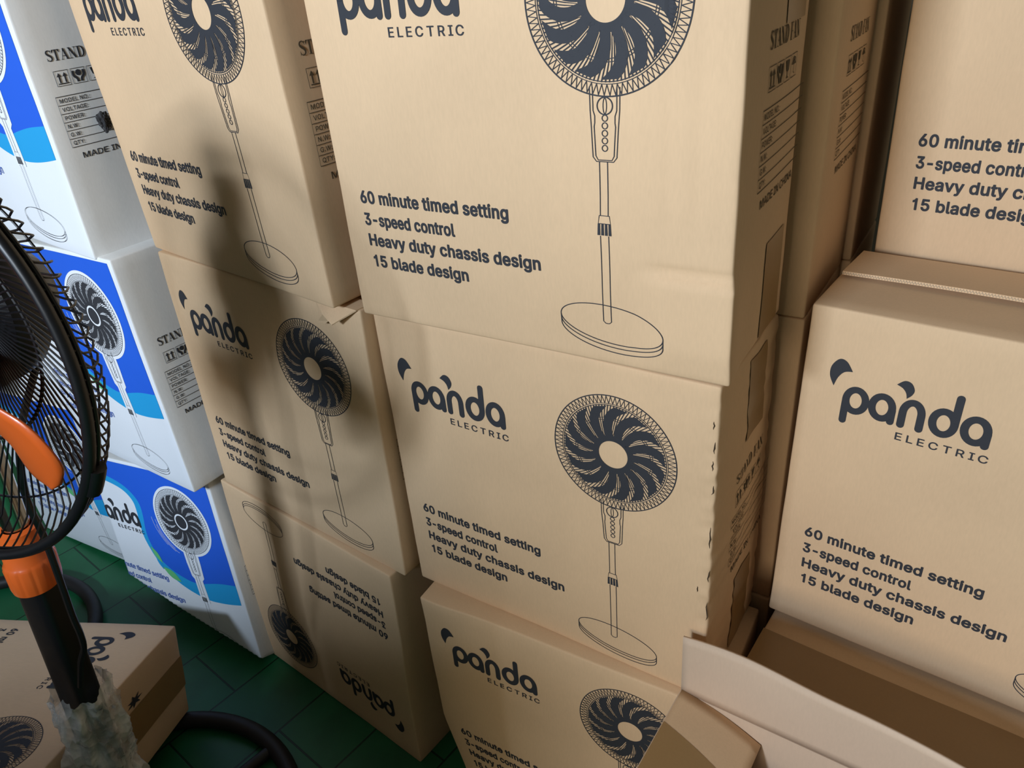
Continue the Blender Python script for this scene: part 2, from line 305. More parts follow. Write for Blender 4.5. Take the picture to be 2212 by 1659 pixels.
# lettering outlines: per character its advance and closed outlines, in 1/1000 of the type size
from mathutils.geometry import tessellate_polygon
GLYPHS = json.loads('''{"bold":{" ":[204,[]],"-":[469,[[92,173,99,166,113,161,344,162,358,171,363,180,363,250,355,264,337,271,106,270,96,264,88,250,87,187]]],"0":[469,[[26,181,32,146,44,104,63,62,82,34,110,6,145,-17,187,-30,229,-34,271,-29,299,-20,341,4,369,31,394,69,409,104,421,146,430,202,430,307,423,356,406,412,390,447,369,478,341,504,306,527,269,538,229,543,187,539,152,528,111,503,83,475,63,447,44,405,32,363,23,307,21,258],[138,216,136,258,142,328,149,356,168,398,187,419,208,430,229,433,257,425,274,412,294,384,311,328,317,258,315,216,311,181,294,125,274,97,255,83,229,77,208,79,194,85,173,104,157,132,142,181]]],"1":[416,[[62,342,78,329,92,329,162,351,164,-8,169,-17,183,-26,253,-27,267,-23,274,-15,279,-1,279,510,276,524,259,538,197,538,183,529,168,496,144,468,113,450,69,433,63,426,59,412,59,356]]],"3":[469,[[21,104,36,62,48,41,68,20,99,-4,155,-26,218,-34,253,-32,288,-24,323,-11,350,6,374,27,406,76,417,111,420,153,417,181,410,202,393,237,371,265,351,282,323,299,279,314,395,447,399,461,399,510,394,524,388,531,372,536,71,536,57,533,50,527,43,510,43,447,50,434,57,428,71,425,218,422,226,419,134,313,130,300,130,244,137,230,148,223,225,219,260,211,274,203,288,189,296,174,301,160,301,132,294,111,274,91,239,79,204,78,176,84,154,97,143,111,132,146,120,157,43,159,27,153,18,139]]],"5":[469,[[37,97,59,48,82,20,129,-14,157,-25,185,-31,227,-34,290,-23,325,-7,351,13,374,36,392,62,405,90,414,125,418,160,412,216,393,265,374,292,353,315,325,335,304,346,276,355,234,361,206,359,171,351,167,356,174,419,178,424,367,425,381,430,390,440,393,454,393,510,388,524,382,531,367,536,94,536,80,531,74,524,69,510,40,258,45,238,59,227,129,219,142,223,164,238,192,247,220,250,248,244,273,230,290,209,299,181,301,160,296,132,283,106,262,87,241,79,206,78,178,89,156,111,143,147,136,153,122,157,59,157,45,152,38,145,33,132]]],"6":[469,[[41,118,60,62,79,34,108,6,128,-8,161,-23,224,-34,259,-31,287,-24,329,-6,350,9,374,34,393,62,405,90,414,125,414,188,406,223,395,251,371,284,329,319,273,338,241,342,346,496,348,517,338,531,322,536,252,536,238,532,229,524,92,321,68,279,53,244,39,195,37,160],[154,138,153,174,162,202,181,223,203,235,238,237,261,230,279,216,296,188,300,153,295,125,278,97,252,80,224,75,189,86,169,104]]],"H":[533,[[38,-15,52,-26,66,-27,129,-27,147,-15,152,-1,152,195,153,202,157,205,360,205,364,202,365,195,365,-1,370,-15,381,-25,395,-27,458,-27,472,-23,479,-16,484,-1,484,510,479,524,473,531,458,536,388,536,370,524,365,510,365,321,360,316,157,316,152,321,152,510,147,524,136,534,122,536,59,536,45,531,38,524,33,503,33,-1]]],"a":[405,[[7,74,15,49,40,11,64,-9,106,-28,162,-36,204,-31,253,-12,260,-21,274,-27,337,-27,349,-24,358,-17,364,4,362,277,357,305,346,333,320,368,288,390,267,399,225,409,197,411,148,407,120,399,83,382,57,362,29,328,15,298,18,277,29,267,92,248,106,248,120,256,133,277,148,291,169,300,197,304,218,301,237,291,246,277,248,263,244,256,113,236,78,223,50,207,23,179,9,151,3,109],[120,98,121,116,127,124,141,132,169,140,247,151,248,130,239,106,225,89,204,77,169,72,148,74,127,85]]],"b":[440,[[28,-9,38,-22,52,-27,115,-27,126,-23,136,-12,143,-10,178,-28,206,-34,262,-33,297,-22,325,-8,352,12,376,40,395,75,407,110,414,145,415,222,408,264,394,306,374,338,353,362,325,385,297,399,262,409,199,409,164,399,143,387,140,516,131,530,115,536,45,535,36,530,27,516],[143,153,140,194,145,236,155,264,171,284,192,298,220,303,248,298,276,278,285,264,296,236,301,187,300,166,292,131,271,96,254,82,234,75,206,75,192,79,171,93,158,110]]],"c":[412,[[10,145,20,103,31,75,47,47,75,15,103,-7,138,-23,173,-32,208,-35,250,-31,292,-18,327,3,363,40,375,61,389,96,385,117,369,128,299,144,285,136,269,103,257,90,243,80,208,73,173,81,152,97,132,131,123,187,130,236,141,264,159,286,180,298,208,303,236,298,257,287,271,269,279,250,292,237,306,235,369,251,380,257,388,271,388,285,380,306,362,338,341,362,313,383,271,402,229,411,208,411,166,408,131,398,103,383,75,361,50,334,33,305,19,270,10,229,7,187]]],"d":[440,[[11,138,17,110,30,75,49,40,68,17,90,-2,124,-21,159,-32,194,-35,243,-29,285,-7,299,-23,313,-27,376,-27,390,-20,397,-9,399,5,399,509,390,529,376,536,313,536,299,533,288,523,284,509,284,397,281,390,247,404,222,410,159,408,131,400,103,387,68,359,47,334,33,309,16,264,9,229,7,194],[124,178,125,215,133,250,149,278,165,292,187,301,222,301,244,292,265,271,279,236,285,194,283,166,280,145,267,110,257,96,243,85,222,76,201,74,173,80,160,89,145,106,136,124,128,145]]],"e":[420,[[10,145,20,103,31,75,47,47,75,14,103,-7,138,-23,173,-32,208,-35,243,-33,292,-21,337,5,370,40,383,61,392,89,389,103,384,110,369,118,313,131,299,131,285,122,270,96,250,81,222,74,194,75,166,84,152,95,135,117,128,138,131,142,138,142,369,142,383,145,396,159,398,194,396,236,382,292,369,320,341,357,320,376,281,397,250,407,208,411,166,408,131,398,103,383,75,362,50,334,30,299,9,229,7,187],[131,249,142,271,159,289,180,299,208,303,236,298,250,289,265,271,274,250]]],"g":[441,[[11,142,17,114,28,86,47,53,72,23,103,2,131,-12,159,-19,194,-22,243,-16,278,-1,283,-5,282,-26,271,-47,250,-62,229,-68,194,-69,166,-64,145,-50,117,-19,103,-14,89,-17,40,-44,26,-59,25,-75,40,-103,65,-131,96,-153,124,-165,152,-173,201,-178,271,-170,299,-162,327,-148,355,-126,374,-103,389,-75,397,-40,399,380,394,394,388,401,376,406,313,406,297,401,285,385,243,405,194,411,159,408,131,400,96,383,51,338,30,303,19,275,9,226,7,191],[124,182,126,219,135,254,146,275,166,293,187,301,222,301,249,289,268,268,279,240,284,219,284,170,273,128,250,99,236,91,208,86,173,92,159,100,145,114,133,135]]],"h":[426,[[31,-15,45,-26,59,-27,115,-27,129,-23,136,-15,141,-1,143,251,151,272,164,287,185,298,206,302,227,300,244,293,258,279,266,258,269,230,269,-1,274,-15,290,-26,360,-27,374,-21,381,-12,384,-1,384,244,377,300,364,335,337,370,311,391,262,408,227,411,199,409,164,399,143,388,140,517,130,531,115,536,45,535,31,524,26,510,26,-1]]],"i":[183,[[18,461,33,438,54,423,82,416,103,418,124,428,145,451,152,468,150,503,139,524,117,542,89,551,68,549,40,535,23,517,15,489],[31,-15,47,-26,117,-27,131,-21,140,-8,141,377,138,391,133,398,117,406,47,405,34,398,26,384,26,-1]]],"l":[205,[[31,46,38,25,59,-2,80,-17,108,-27,157,-29,185,-24,199,-17,207,-3,207,11,192,70,178,80,143,80,141,88,141,508,136,525,122,535,45,535,35,529,27,515,26,88]]],"m":[626,[[31,-15,45,-26,59,-27,115,-27,129,-23,136,-15,141,-1,143,258,152,279,164,292,178,299,199,303,227,297,239,286,246,272,248,-8,255,-19,269,-27,339,-27,353,-20,362,-1,363,258,370,279,383,293,395,300,423,303,437,301,453,293,467,272,469,251,469,-1,472,-12,479,-21,493,-27,556,-27,572,-22,579,-15,584,-1,584,258,576,314,564,342,550,363,528,384,507,397,458,412,416,412,388,406,353,391,318,366,304,382,283,398,248,410,220,413,192,410,164,402,143,390,136,391,129,400,115,406,52,406,38,401,29,391,26,377,26,-1]]],"n":[426,[[31,-15,45,-26,59,-27,115,-27,129,-23,136,-15,141,-1,143,251,151,272,164,287,185,298,206,302,227,300,244,293,258,279,266,258,269,230,269,-1,274,-15,283,-24,297,-27,360,-27,372,-22,379,-15,384,-1,384,237,381,279,375,307,364,335,337,370,311,391,262,408,227,411,192,408,143,388,129,400,115,406,52,406,38,401,31,394,26,377,26,-1]]],"o":[431,[[10,145,20,103,31,75,47,47,75,15,103,-7,137,-23,173,-32,215,-34,243,-32,278,-23,313,-7,341,15,363,40,384,75,397,110,406,152,406,229,396,271,383,303,365,334,341,361,306,387,278,400,243,409,173,409,138,400,103,383,75,361,50,334,33,305,19,270,10,229,7,187],[124,177,125,208,134,250,150,278,173,295,201,302,229,300,257,285,275,264,288,229,291,208,289,152,274,110,257,91,243,81,208,73,180,78,160,89,147,103,135,124]]],"p":[440,[[31,-158,38,-165,52,-170,115,-170,129,-166,136,-159,141,-144,143,-10,178,-28,206,-34,269,-31,304,-19,349,10,374,38,391,66,407,108,415,150,415,227,408,262,395,304,378,332,353,362,325,385,297,399,269,407,234,411,206,410,178,404,157,396,143,386,129,400,115,406,52,406,39,402,31,394,26,374,26,-144],[143,153,140,192,144,234,157,267,169,283,192,298,220,303,248,298,271,283,283,268,296,234,301,185,297,150,291,129,269,94,250,80,234,75,206,75,192,79,171,93,159,108,149,129]]],"r":[275,[[31,-15,45,-26,59,-27,115,-27,129,-23,136,-15,141,-1,141,237,144,258,156,279,176,293,213,299,248,295,265,307,270,321,270,384,266,398,255,408,213,412,185,409,136,391,129,400,115,406,52,406,38,401,29,391,26,377,26,-1]]],"s":[381,[[13,75,27,40,57,5,84,-14,126,-29,182,-35,238,-29,273,-18,317,12,348,54,356,82,358,110,355,131,343,167,328,187,301,210,266,227,154,257,140,266,136,278,140,287,154,299,189,306,210,303,224,296,234,285,245,263,259,252,273,250,336,266,348,278,349,299,338,327,315,361,287,385,264,397,238,406,189,411,154,409,126,403,84,385,63,369,42,346,31,327,22,299,20,271,24,243,35,213,55,187,77,170,140,145,224,123,234,117,240,103,234,89,217,78,182,72,161,75,141,82,133,89,112,127,105,132,91,134,21,116,14,109,9,96]]],"t":[243,[[-19,317,-15,310,-2,301,33,300,38,296,38,93,42,58,57,23,82,-5,103,-18,131,-27,166,-31,194,-30,229,-20,236,-12,240,2,227,65,222,72,208,80,159,78,154,86,153,100,153,296,159,300,208,300,225,310,231,331,231,380,226,394,220,401,208,406,154,408,152,478,145,490,138,495,124,498,54,496,47,491,39,478,36,408,-2,405,-10,401,-20,387]]],"u":[426,[[30,92,44,50,61,22,82,1,101,-12,129,-24,178,-32,213,-30,241,-21,269,-7,283,-22,297,-27,360,-27,375,-20,381,-12,384,1,384,379,381,391,374,400,360,406,297,406,283,403,273,393,269,379,268,134,260,113,245,92,227,81,199,77,178,81,164,88,150,104,144,120,141,148,141,379,137,393,129,401,115,406,52,406,36,400,30,393,26,379,26,141]]],"v":[405,[[-6,363,141,-15,149,-23,163,-27,226,-27,240,-23,252,-8,396,370,398,384,394,393,387,401,373,406,303,406,286,398,278,384,198,162,191,163,111,384,103,398,86,406,9,405,-7,391,-10,377]]],"y":[405,[[-7,365,133,1,120,-41,107,-58,93,-63,58,-59,40,-69,21,-132,21,-146,30,-160,51,-168,93,-172,135,-166,156,-157,184,-138,198,-124,220,-90,395,365,397,386,388,400,373,406,303,406,288,400,279,386,198,162,191,163,110,386,101,400,86,406,9,405,0,400,-9,386]]]},"plain":{" ":[194,[]],"-":[459,[[103,187,106,181,113,177,337,177,344,179,348,187,348,243,346,250,337,255,113,255,105,250,103,243]]],".":[194,[[42,23,49,8,70,-10,91,-15,112,-13,133,-1,146,16,151,30,150,58,137,79,119,92,98,98,77,94,56,81,44,65,39,44]]],"0":[459,[[39,202,46,153,58,111,73,76,97,41,127,13,152,-2,187,-13,229,-18,264,-14,299,-3,334,19,356,41,376,69,392,104,407,153,414,202,414,307,407,356,395,398,379,433,356,468,327,495,299,512,264,523,229,527,187,522,159,513,124,493,98,468,78,440,58,398,46,356,39,307],[124,196,120,258,126,328,134,363,153,405,173,429,201,444,229,449,264,440,285,424,308,391,327,328,333,258,331,216,326,174,308,118,285,85,264,69,229,61,208,63,190,69,166,87,145,118,132,153]]],"1":[406,[[77,349,85,344,127,355,176,379,178,377,179,-1,183,-8,190,-11,253,-11,259,-8,263,6,262,517,253,523,204,523,197,520,179,482,155,456,120,435,78,419,75,412]]],"3":[459,[[35,118,46,76,64,47,102,13,155,-9,218,-18,253,-16,281,-9,316,3,342,20,365,41,392,83,400,111,404,146,402,174,393,202,379,230,365,248,338,272,288,295,256,300,251,307,380,454,383,461,383,510,379,518,372,520,71,520,63,517,59,510,59,454,64,443,253,438,260,433,149,307,146,300,147,244,155,237,204,237,246,231,281,217,299,202,311,181,317,160,317,132,308,104,288,81,253,65,225,61,183,65,155,76,133,97,117,139,113,142,43,143,35,139,33,132]]],"5":[459,[[51,111,62,76,73,55,94,31,136,1,185,-15,227,-17,283,-8,318,8,339,24,363,48,377,69,391,97,399,132,402,167,400,195,391,230,379,258,364,279,339,306,318,321,276,339,234,345,213,344,192,341,150,325,148,328,162,440,367,441,376,447,377,454,377,510,374,517,360,520,101,520,89,517,85,510,56,258,59,246,66,242,129,235,157,252,192,263,220,266,255,259,283,242,304,216,315,181,317,160,311,125,296,97,269,73,241,62,199,63,168,76,146,97,136,117,133,132,129,138,122,141,59,141,49,132]]],"6":[459,[[55,132,63,97,71,76,91,45,112,23,133,8,168,-8,224,-18,259,-15,287,-8,315,4,336,19,364,48,387,90,398,125,398,188,380,244,361,272,322,304,266,323,217,323,211,328,331,503,333,510,329,518,322,520,252,520,245,517,239,510,125,342,83,272,68,237,54,188],[140,128,137,174,148,209,168,233,196,249,224,254,259,249,287,231,310,195,316,153,309,118,287,83,259,65,224,59,203,63,182,71,168,81,154,97]]],":":[194,[[42,23,49,8,70,-10,91,-15,112,-13,133,-1,146,16,151,30,150,58,137,79,119,92,98,98,77,94,56,81,44,65,39,44],[40,303,51,282,70,266,84,261,112,262,133,274,145,289,151,303,151,331,139,352,126,364,105,372,84,371,63,362,46,345,40,331]]],"A":[486,[[5,-1,8,-7,15,-11,85,-11,92,-8,141,126,148,131,330,131,337,129,388,-8,400,-11,463,-11,470,-8,474,-1,473,6,287,510,281,519,204,520,197,519,190,511],[176,211,172,216,239,417,306,216,302,210,295,210]]],"C":[516,[[31,223,43,153,60,111,86,69,112,41,144,16,186,-4,221,-13,263,-18,319,-13,368,3,410,30,445,66,470,111,483,153,481,167,473,171,403,170,387,132,373,111,360,97,326,75,298,67,270,64,242,67,214,73,186,88,165,106,149,125,126,174,117,216,114,251,117,293,123,328,137,363,150,384,168,405,210,433,242,442,270,445,298,442,340,426,373,398,393,363,399,342,410,337,473,337,480,340,484,349,470,398,456,426,429,461,389,494,361,508,319,522,270,527,221,522,179,510,144,493,113,468,82,433,60,398,43,356,33,307,29,258]]],"D":[508,[[49,-1,52,-7,59,-11,220,-11,269,-8,318,5,360,24,393,48,423,81,444,117,460,160,469,202,473,251,469,307,459,356,442,398,423,429,395,461,360,487,318,506,269,516,227,520,66,520,52,516,49,503],[143,68,137,69,136,76,136,440,220,441,255,438,290,429,318,416,353,384,369,356,379,328,386,293,386,223,380,188,368,153,353,127,332,105,311,90,283,78,255,72,220,68]]],"E":[425,[[49,-1,52,-7,59,-11,374,-11,382,-8,386,-1,386,55,381,66,143,68,137,69,136,76,136,216,353,218,364,223,366,230,366,286,360,296,143,297,136,300,136,440,374,441,382,447,383,454,383,510,379,517,367,520,66,520,52,516,49,503]]],"G":[526,[[32,209,43,153,60,110,85,69,111,41,144,15,186,-5,221,-13,270,-18,312,-14,347,-6,375,6,410,27,439,55,459,83,475,118,486,160,489,202,487,262,480,267,473,267,277,265,272,251,272,202,277,190,403,188,402,174,397,153,384,125,368,104,343,83,319,72,298,67,270,64,242,67,214,73,186,89,151,123,134,153,123,181,114,251,117,293,123,328,137,363,149,384,167,405,193,425,235,441,263,445,298,442,339,426,370,398,400,342,410,338,473,338,482,342,484,356,471,398,447,440,429,461,389,493,347,513,312,522,263,527,221,523,179,511,144,494,109,466,81,433,59,398,43,356,32,307,29,251]]],"H":[523,[[49,-1,53,-8,66,-11,129,-10,136,-1,136,216,143,221,374,221,381,216,381,-1,385,-8,395,-11,458,-11,465,-7,468,6,468,503,465,517,458,520,395,520,385,517,381,510,381,303,374,300,143,300,136,307,136,510,132,517,122,520,59,520,52,516,49,503]]],"I":[306,[[20,-1,24,-8,37,-11,268,-11,275,-9,280,-1,280,55,275,66,198,68,194,76,194,433,198,441,275,443,280,454,280,510,275,518,37,520,23,516,20,503,20,454,23,445,30,441,107,440,107,69,30,68,23,64,20,55]]],"L":[399,[[49,-1,53,-8,66,-11,360,-11,367,-9,372,-1,372,55,367,66,137,69,136,510,129,519,59,520,53,517,49,510]]],"M":[634,[[49,-1,53,-8,66,-11,122,-11,129,-9,133,-1,133,342,136,354,276,-4,283,-11,339,-11,346,-10,353,-1,486,342,492,349,493,360,493,-1,497,-8,507,-11,570,-11,575,-8,579,6,579,510,575,517,563,520,479,520,469,517,343,195,318,119,311,122,286,195,159,517,150,520,59,520,53,517,49,510]]],"N":[529,[[49,-1,53,-8,66,-11,129,-10,136,-1,134,370,136,380,192,285,380,-8,388,-11,458,-11,465,-11,472,-6,474,503,470,517,465,520,402,520,392,517,388,510,388,130,387,139,381,142,144,517,136,520,66,520,52,516,49,503]]],"O":[539,[[31,223,43,153,60,111,86,69,112,41,144,16,186,-4,228,-14,270,-18,312,-14,347,-5,389,15,422,41,452,74,474,111,490,153,501,202,504,251,501,306,490,356,474,398,452,434,424,466,389,494,354,510,312,523,270,527,221,522,186,512,144,493,113,468,82,433,60,398,43,356,33,307,29,258],[116,228,117,293,123,328,134,356,150,384,167,405,193,425,235,441,263,445,291,442,319,436,340,425,366,405,384,384,396,363,410,328,417,293,417,216,410,181,396,146,382,121,347,88,319,73,291,66,242,66,214,73,186,88,165,107,137,146,123,181]]],"P":[451,[[49,-1,53,-8,66,-11,129,-10,136,-1,136,174,269,177,311,186,339,198,364,216,398,258,417,314,420,349,417,384,401,433,387,454,367,476,339,496,304,510,241,520,59,520,52,516,49,503],[143,253,136,258,136,440,255,440,290,430,313,412,323,398,330,377,332,335,323,300,304,274,276,259,255,255]]],"Q":[539,[[32,217,42,154,60,111,85,70,111,42,144,16,186,-4,221,-13,263,-18,312,-14,354,-3,396,-58,466,-59,475,-56,479,-49,477,-42,420,35,452,74,471,105,491,154,501,203,504,252,501,308,490,357,473,400,446,441,420,469,389,494,354,510,312,523,270,527,221,522,186,512,140,490,109,464,82,434,61,399,43,357,33,301,29,252],[116,228,117,294,124,329,134,357,151,385,168,406,193,425,212,434,242,442,263,445,291,442,319,436,340,425,365,406,383,385,399,357,417,294,417,217,410,182,400,154,380,119,368,106,319,168,242,170,234,161,235,154,298,69,270,64,235,67,193,84,172,99,151,124,133,154,123,182]]],"R":[455,[[49,-1,53,-8,66,-11,129,-10,136,-1,136,181,143,187,234,187,241,185,346,-8,353,-11,430,-11,437,-6,437,6,330,202,381,240,399,265,412,293,420,349,413,405,399,440,381,465,339,498,304,511,241,520,59,520,52,516,49,503],[143,266,136,272,136,440,255,440,290,431,316,412,325,398,333,370,333,335,325,307,307,286,280,272,255,267]]],"T":[455,[[22,447,31,441,180,440,182,-1,186,-8,192,-11,262,-10,268,-1,268,440,423,443,428,454,428,510,424,517,416,520,31,520,25,517,21,510]]],"V":[486,[[7,503,193,-1,197,-8,204,-11,281,-11,289,-1,472,503,474,510,471,517,463,520,400,520,393,520,386,515,246,108,239,98,210,188,92,517,85,520,15,520,8,516]]],"W":[692,[[6,503,148,-8,155,-11,225,-11,232,-11,239,-6,344,375,444,-1,449,-9,456,-11,526,-11,537,-8,680,503,681,510,677,517,666,520,603,520,596,517,592,510,491,121,391,510,386,518,309,520,302,519,295,510,197,133,190,130,92,513,85,520,15,520,8,516]]],"Y":[478,[[7,503,190,208,192,-1,197,-9,204,-11,274,-9,279,-1,281,207,464,503,466,510,463,517,449,520,379,520,374,517,239,293,232,297,99,517,92,520,15,520,8,516,5,510]]],"a":[395,[[21,81,29,57,50,24,71,5,113,-14,162,-20,197,-16,232,-3,260,17,266,11,266,-3,274,-11,337,-11,344,-8,348,4,346,277,340,305,331,326,309,356,281,376,260,385,225,393,197,395,155,391,127,384,92,369,71,353,42,319,30,291,36,281,99,263,106,265,127,294,148,309,176,318,211,319,235,312,253,298,263,277,265,256,263,249,253,241,120,221,85,209,58,193,36,170,26,151,19,109],[106,88,103,109,106,123,117,137,134,147,162,155,260,171,265,165,263,123,255,102,239,80,218,66,190,58,148,58,120,70]]],"b":[430,[[42,-2,52,-11,115,-11,123,-2,123,19,129,25,141,12,164,-4,206,-18,262,-17,290,-8,318,6,339,22,366,54,381,82,391,110,399,152,399,229,382,292,362,327,321,369,290,385,262,393,206,394,164,381,129,353,127,355,125,509,123,516,115,520,52,520,44,516,42,509],[129,141,124,187,128,236,141,271,157,293,185,313,220,319,255,313,285,292,299,271,312,236,317,187,315,159,307,124,297,103,283,85,262,68,241,60,220,58,185,65,168,75,153,89,136,117]]],"c":[402,[[26,152,35,110,49,75,67,47,110,8,145,-9,173,-16,208,-19,250,-15,285,-3,313,12,348,47,361,68,372,96,374,103,370,110,306,128,299,127,278,89,264,75,250,66,208,57,166,66,137,89,118,124,107,187,113,236,120,257,138,288,166,310,187,317,229,317,257,306,278,287,299,252,369,269,373,278,365,299,350,327,327,353,299,372,264,387,229,395,208,395,173,393,138,383,110,368,85,348,65,327,47,297,34,264,27,229,23,187]]],"d":[430,[[25,152,34,110,44,82,61,51,82,26,103,8,131,-6,166,-17,222,-17,243,-12,271,2,299,28,302,-2,307,-9,378,-9,383,-2,383,5,383,509,380,516,369,520,313,520,303,516,300,509,299,350,257,383,222,393,194,395,166,393,131,383,104,369,80,348,57,320,32,264,25,229],[110,159,107,194,114,243,129,278,148,299,170,313,208,319,243,311,271,290,290,257,299,215,301,187,296,145,288,117,272,89,258,75,243,66,222,60,187,60,166,66,144,82,128,103,114,138]]],"e":[410,[[26,152,35,110,49,75,62,54,82,30,110,8,145,-8,173,-15,208,-19,243,-17,285,-7,320,13,344,33,368,68,376,89,375,96,369,101,306,116,296,110,285,88,257,66,222,58,187,60,159,70,131,94,113,131,110,155,117,158,376,159,382,166,382,173,381,229,368,285,355,313,328,348,306,366,285,378,250,390,208,395,173,393,138,383,110,369,84,348,61,321,44,292,25,222,23,187],[110,235,119,264,145,298,173,314,208,319,243,312,264,298,288,264,295,236,285,232,117,232]]],"g":[431,[[26,149,34,114,45,86,63,58,82,36,131,5,166,-4,222,-4,243,1,271,13,300,37,296,-33,287,-54,272,-68,236,-83,208,-86,173,-82,145,-71,108,-33,96,-31,47,-59,40,-68,49,-89,74,-117,103,-138,131,-151,159,-157,201,-162,264,-155,292,-147,320,-133,341,-117,359,-96,374,-68,381,-40,383,373,379,387,369,390,313,390,306,387,302,380,299,350,284,366,257,383,215,394,159,391,131,383,103,368,82,349,61,324,44,296,33,268,25,226,23,191],[110,163,107,198,113,240,127,275,152,303,187,317,222,317,243,312,257,303,278,282,296,240,300,212,300,170,295,142,287,121,271,96,257,84,236,75,208,70,166,77,150,86,130,107,119,128]]],"h":[416,[[42,-1,45,-7,52,-11,115,-11,122,-7,125,-1,125,223,128,258,137,279,155,300,178,313,206,318,234,315,252,307,273,286,281,265,285,230,285,-1,290,-9,297,-11,360,-11,368,-1,368,244,361,300,350,328,325,359,304,376,255,394,227,395,192,391,150,373,129,356,125,363,125,510,122,517,115,520,52,520,46,517,42,510]]],"i":[173,[[33,468,47,447,61,437,75,433,96,433,112,440,131,459,136,475,136,496,130,510,110,528,89,534,68,532,52,524,38,510,31,489],[46,-8,54,-11,117,-11,125,-1,125,377,124,384,117,390,54,390,47,388,42,377,42,-1]]],"l":[195,[[44,60,52,32,66,13,87,-2,108,-10,164,-12,185,-7,192,4,178,61,171,65,136,65,129,71,126,81,125,508,123,515,115,520,52,520,44,515,42,508]]],"m":[616,[[42,-1,45,-7,52,-11,115,-11,122,-7,125,-1,125,237,128,265,137,286,150,301,171,314,199,319,234,311,254,293,261,279,263,258,263,-1,269,-10,276,-11,332,-11,342,-8,346,-1,348,265,355,286,375,307,395,316,423,319,449,314,465,305,475,293,483,272,486,-3,493,-11,563,-9,568,-1,568,258,561,307,540,349,521,370,500,383,458,396,416,396,374,384,341,363,318,337,293,370,274,384,248,394,220,397,185,393,152,377,129,358,124,363,122,384,115,390,52,390,45,386,42,377]]],"n":[416,[[42,-1,45,-7,52,-11,115,-11,122,-7,125,-1,125,223,128,258,137,279,155,300,178,313,206,318,234,315,252,307,273,286,281,265,285,230,285,-1,290,-9,297,-11,353,-11,364,-8,368,6,366,272,361,300,350,328,318,366,297,380,248,394,199,393,178,386,150,373,129,356,123,363,122,384,115,390,52,390,43,384]]],"o":[421,[[26,152,35,110,49,75,67,47,110,8,138,-6,173,-16,208,-19,243,-16,271,-8,306,8,329,26,353,54,370,82,383,117,390,152,390,222,381,264,367,299,350,327,327,352,299,372,271,385,243,393,173,393,145,386,111,369,85,348,65,327,48,299,34,264,27,229,23,187],[110,159,108,194,117,250,136,285,152,301,187,317,229,317,264,300,285,277,295,257,304,229,307,166,302,138,288,103,263,75,243,64,208,57,166,66,144,82,127,103,118,124]]],"p":[430,[[42,-144,46,-151,52,-154,115,-154,122,-150,125,-144,125,17,129,25,153,3,185,-13,227,-19,262,-17,297,-5,318,6,341,24,365,52,380,80,392,115,399,150,399,227,392,262,380,297,364,325,339,353,318,371,290,385,262,393,206,394,164,381,129,353,123,360,123,381,115,390,52,390,42,381],[129,141,124,185,128,234,143,275,157,293,185,313,220,319,255,313,287,290,297,276,311,241,316,213,317,185,312,143,306,122,283,85,262,68,241,60,220,58,185,65,154,87,137,115]]],"r":[265,[[42,-1,45,-7,52,-11,115,-11,122,-7,125,-1,125,237,129,265,143,288,168,307,206,315,241,311,250,314,254,321,254,384,248,394,213,396,185,393,150,378,129,361,123,370,122,384,115,390,52,390,43,384]]],"s":[371,[[28,82,42,47,66,19,91,1,133,-14,182,-19,238,-13,266,-3,308,26,333,61,340,82,342,110,339,131,329,159,315,177,296,194,266,210,140,246,126,257,120,278,126,295,140,309,168,320,189,322,210,319,237,306,249,292,259,271,266,266,329,280,335,292,329,310,306,348,280,370,259,382,231,391,189,395,161,394,133,388,91,370,71,355,56,338,46,320,38,292,39,250,53,215,64,201,84,184,112,171,238,134,252,120,257,103,252,86,242,75,224,64,203,58,161,58,133,68,118,82,105,110,98,117,30,103,25,96]]],"t":[233,[[-5,324,5,316,47,316,54,311,54,93,57,65,68,35,89,10,110,-4,131,-10,166,-15,194,-14,221,-5,224,2,212,58,201,65,173,61,150,65,139,79,137,100,138,313,145,316,208,317,215,324,215,331,215,380,211,387,201,390,138,392,137,471,131,481,61,481,54,471,54,394,47,390,5,390,-2,386,-5,380]]],"u":[416,[[43,106,58,57,73,33,94,12,129,-7,178,-16,213,-13,262,7,283,26,286,22,289,-6,297,-11,360,-11,366,-6,368,379,365,386,353,390,297,390,288,386,285,379,285,155,280,120,269,95,253,78,227,65,199,61,178,64,157,73,136,96,127,120,125,379,123,386,115,390,52,390,45,386,42,379]]],"v":[395,[[9,370,156,-8,163,-11,226,-11,233,-9,379,370,381,384,373,390,366,390,303,390,295,384,198,111,191,112,93,385,86,390,16,390,7,384]]],"y":[395,[[8,372,150,1,135,-46,119,-69,100,-78,58,-75,51,-82,36,-139,44,-150,58,-153,93,-156,128,-152,149,-143,174,-125,188,-111,205,-83,382,379,379,386,373,390,303,390,297,386,198,111,191,111,93,385,86,390,16,390,8,386,6,379]]]}}''')
_tc = {}
def text_mesh(body, bold=False, space=1.0):
    key = (body, bool(bold), space)
    if key in _tc: return _tc[key]
    V = []; F = []; x = 0
    for ch in body:
        adv, loops = GLYPHS['bold' if bold else 'plain'][ch]
        if loops:
            L = [[Vector((l[k]/1000, l[k+1]/1000, 0)) for k in range(0, len(l), 2)] for l in loops]
            b = len(V)
            V += [(v.x + x, v.y) for l in L for v in l]
            F += [tuple(b + i for i in t) for t in tessellate_polygon(L)]
        x += adv/1000*space
    _tc[key] = (V, F)
    return _tc[key]
_h = text_mesh('H')[0]
CAPH = max(p[1] for p in _h) - min(p[1] for p in _h)

